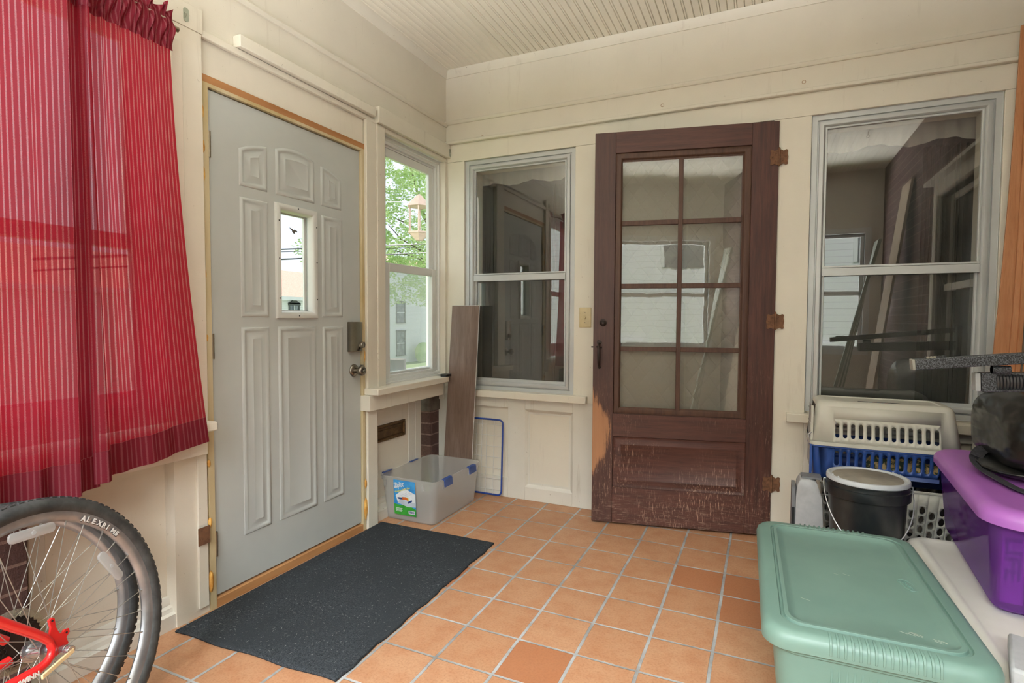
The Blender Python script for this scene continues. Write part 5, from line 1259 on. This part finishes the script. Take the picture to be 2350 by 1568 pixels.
# wires
for i, (z0, z1) in enumerate(((3.29, 4.10), (3.65, 4.52), (3.56, 4.38), (5.3, 6.5), (7.2, 8.9))):
    q = B(BLACKP); ya, yb_ = 11.5, 17.5; f_ = lambda y_: z0+(z1-z0)*(y_-ya)/(yb_-ya)
    if i >= 3: q.mats[0] = WHL
    y0_ = 4 if i < 3 else 14
    q.tube([(-11.5, -3.29+(y0_+k_*3+3.29)*.843, 1.18+(f_(y0_+k_*3)-1.18)*.843) for k_ in range(9)], .022 if i != 2 else .010, 5)
    tag(q.obj('power_line'), ['lower thick power line crossing the street view', 'upper thick power line crossing the street view', 'thin wire between the two power lines', 'pale wire crossing in front of the tree, lower one', 'pale wire crossing in front of the tree, upper one'][i], 'power line', 'overhead wires')
# tree
LEAF = mat('leaves', (206, 224, 160), .7, 0, (168, 198, 128), 1.2, lo=.4, hi=.6)
t = thing('street_tree', (-14.5, 21, -2.5), 'leafy green tree outside the side window, in front of the white house', 'tree')
q = B(mat('bark', (104, 92, 80), .9)); q.tube([(-14.5, 25.5, -2.5), (-14.4, 25.2, 1), (-14.6, 24, 4), (-15, 22, 7), (-15, 21, 9)], [.26, .2, .14, .09, .04], 10)
rnd = random.Random(21)
for k_ in range(6):
    y_ = rnd.uniform(17, 25); q.tube([(-14.6, 23, 3.2+.4*k_), (-14.6+rnd.uniform(-1, 1), (y_+23)/2, 4.2+.38*k_), (-14.5+rnd.uniform(-1.5, 1.5), y_, 4.4+.45*k_)], [.06, .035, .015], 6)
q.obj('trunk', t)
q = B(LEAF)
cl = []
for k_ in range(150):
    cl.append((rnd.uniform(-17.2, -12.8), rnd.uniform(15.2, 26.5), rnd.uniform(2.2, 12.5), rnd.uniform(.5, 1.25)))
for c0, c1, c2, r_ in cl:
    if c2 < 3.3 and c1 < 17: c2 += 1.3
    for k_ in range(240):
        v = Vector((rnd.gauss(0, 1), rnd.gauss(0, 1), rnd.gauss(0, 1))).normalized()*r_*rnd.uniform(.55, 1)**.5
        p = Vector((c0, c1, c2))+Vector((v.x, v.y, v.z*.62)); a_ = Vector((rnd.uniform(-1, 1), rnd.uniform(-1, 1), rnd.uniform(-.5, .5))).normalized()*.085; d_ = a_.cross(Vector((rnd.uniform(-1, 1), rnd.uniform(-1, 1), rnd.uniform(.2, 1)))).normalized()*.046
        q.add([p-a_, p-d_, p+a_, p+d_], [(0, 1, 2, 3)])
tag(q.obj('foliage', t), kind='stuff')
q = B(mat('weathered_stump', (130, 122, 110), .9, 0, (96, 90, 80), 6, (4, 4, .5))); q.lathe([(.62, -2.5), (.58, -1.5), (.0, -1.48)], 20, 'Z', (-19.8, 26.2, 0)); tag(q.obj('tree_stump'), 'weathered grey stump on the lawn below the side window view', 'stump')
q = B(LEAF)
for k_ in range(700):
    v = Vector((rnd.gauss(0, 1), rnd.gauss(0, 1), rnd.gauss(0, 1))).normalized()*.8; p = Vector((-24.2, 35.7, -1.8))+Vector((v.x*.6, v.y, v.z)); q.add([p, p+Vector((.1, .1, 0)), p+Vector((.1, .1, .15)), p+Vector((0, 0, .15))], [(0, 1, 2, 3)])
tag(q.obj('shrub'), 'small shrub at the foot of the white house across the street', 'shrub')
# lantern-shaped bird feeder hanging outside
t = thing('bird_feeder', (-2.2, 2.84, 2.2), 'hanging lantern-shaped bird feeder outside the side window', 'bird feeder')
hexr = lambda r_, z: [(-2.2+r_*math.cos(PI/3*k_), 2.84+r_*math.sin(PI/3*k_), z) for k_ in range(6)]
COP = mat('dull_copper', (200, 172, 152), .6)
q = B(COP); q.loft([hexr(.16, 2.29), hexr(.16, 2.31), hexr(.05, 2.20)][::-1], True, smooth=False); q.obj('feeder_base', t)
q = B(COP); q.loft([hexr(.17, 2.64), hexr(.13, 2.69), hexr(.02, 2.80)], True, smooth=False); q.obj('feeder_roof', t)
for k_ in range(6): p_ = hexr(.14, 0)[k_]; q = B(COP); q.tube([(p_[0], p_[1], 2.31), (p_[0], p_[1], 2.64)], .008, 6); q.obj('corner_bar', t)
q = B(GLASS); q.loft([hexr(.13, 2.31), hexr(.13, 2.64)], True, False, False, smooth=False); q.obj('pane', t)
q = B(BLACKP); q.tube([(-2.2, 2.84, 2.8), (-2.2, 2.84, 4.6)], .004, 5); q.obj('hanging_cord', t)
# neighbour house behind the camera
t = thing('house', (1.5, -8.5, -1), 'white clapboard neighbour house mirrored in the brown door panes', 'house')
b = B(SID); b.box(-6, 9, -9.5, -8.0, -1, 6); b.obj('house_wall', t)
for (x0, x1, z0, z1) in ((-.6, .2, 2.2, 3.2), (1.2, 2.0, 2.2, 3.2), (3.4, 4.2, 2.2, 3.2), (-.4, .3, -.2, .7), (2.2, 3.0, -.2, .7)):
    q = B(DKW); q.box(x0, x1, -8.0, -7.96, z0, z1); q.use(VINYL); q.box(x0-.06, x0, -8.0, -7.94, z0, z1); q.box(x1, x1+.06, -8.0, -7.94, z0, z1); q.box(x0-.06, x1+.06, -8.0, -7.94, z1, z1+.06); q.obj('window', t)
b = B(GR); b.box(-.3, 20, -40, -4.2, -1.2, -1.0); struct(b.obj('ground_side'), 'lawn beside the porch')
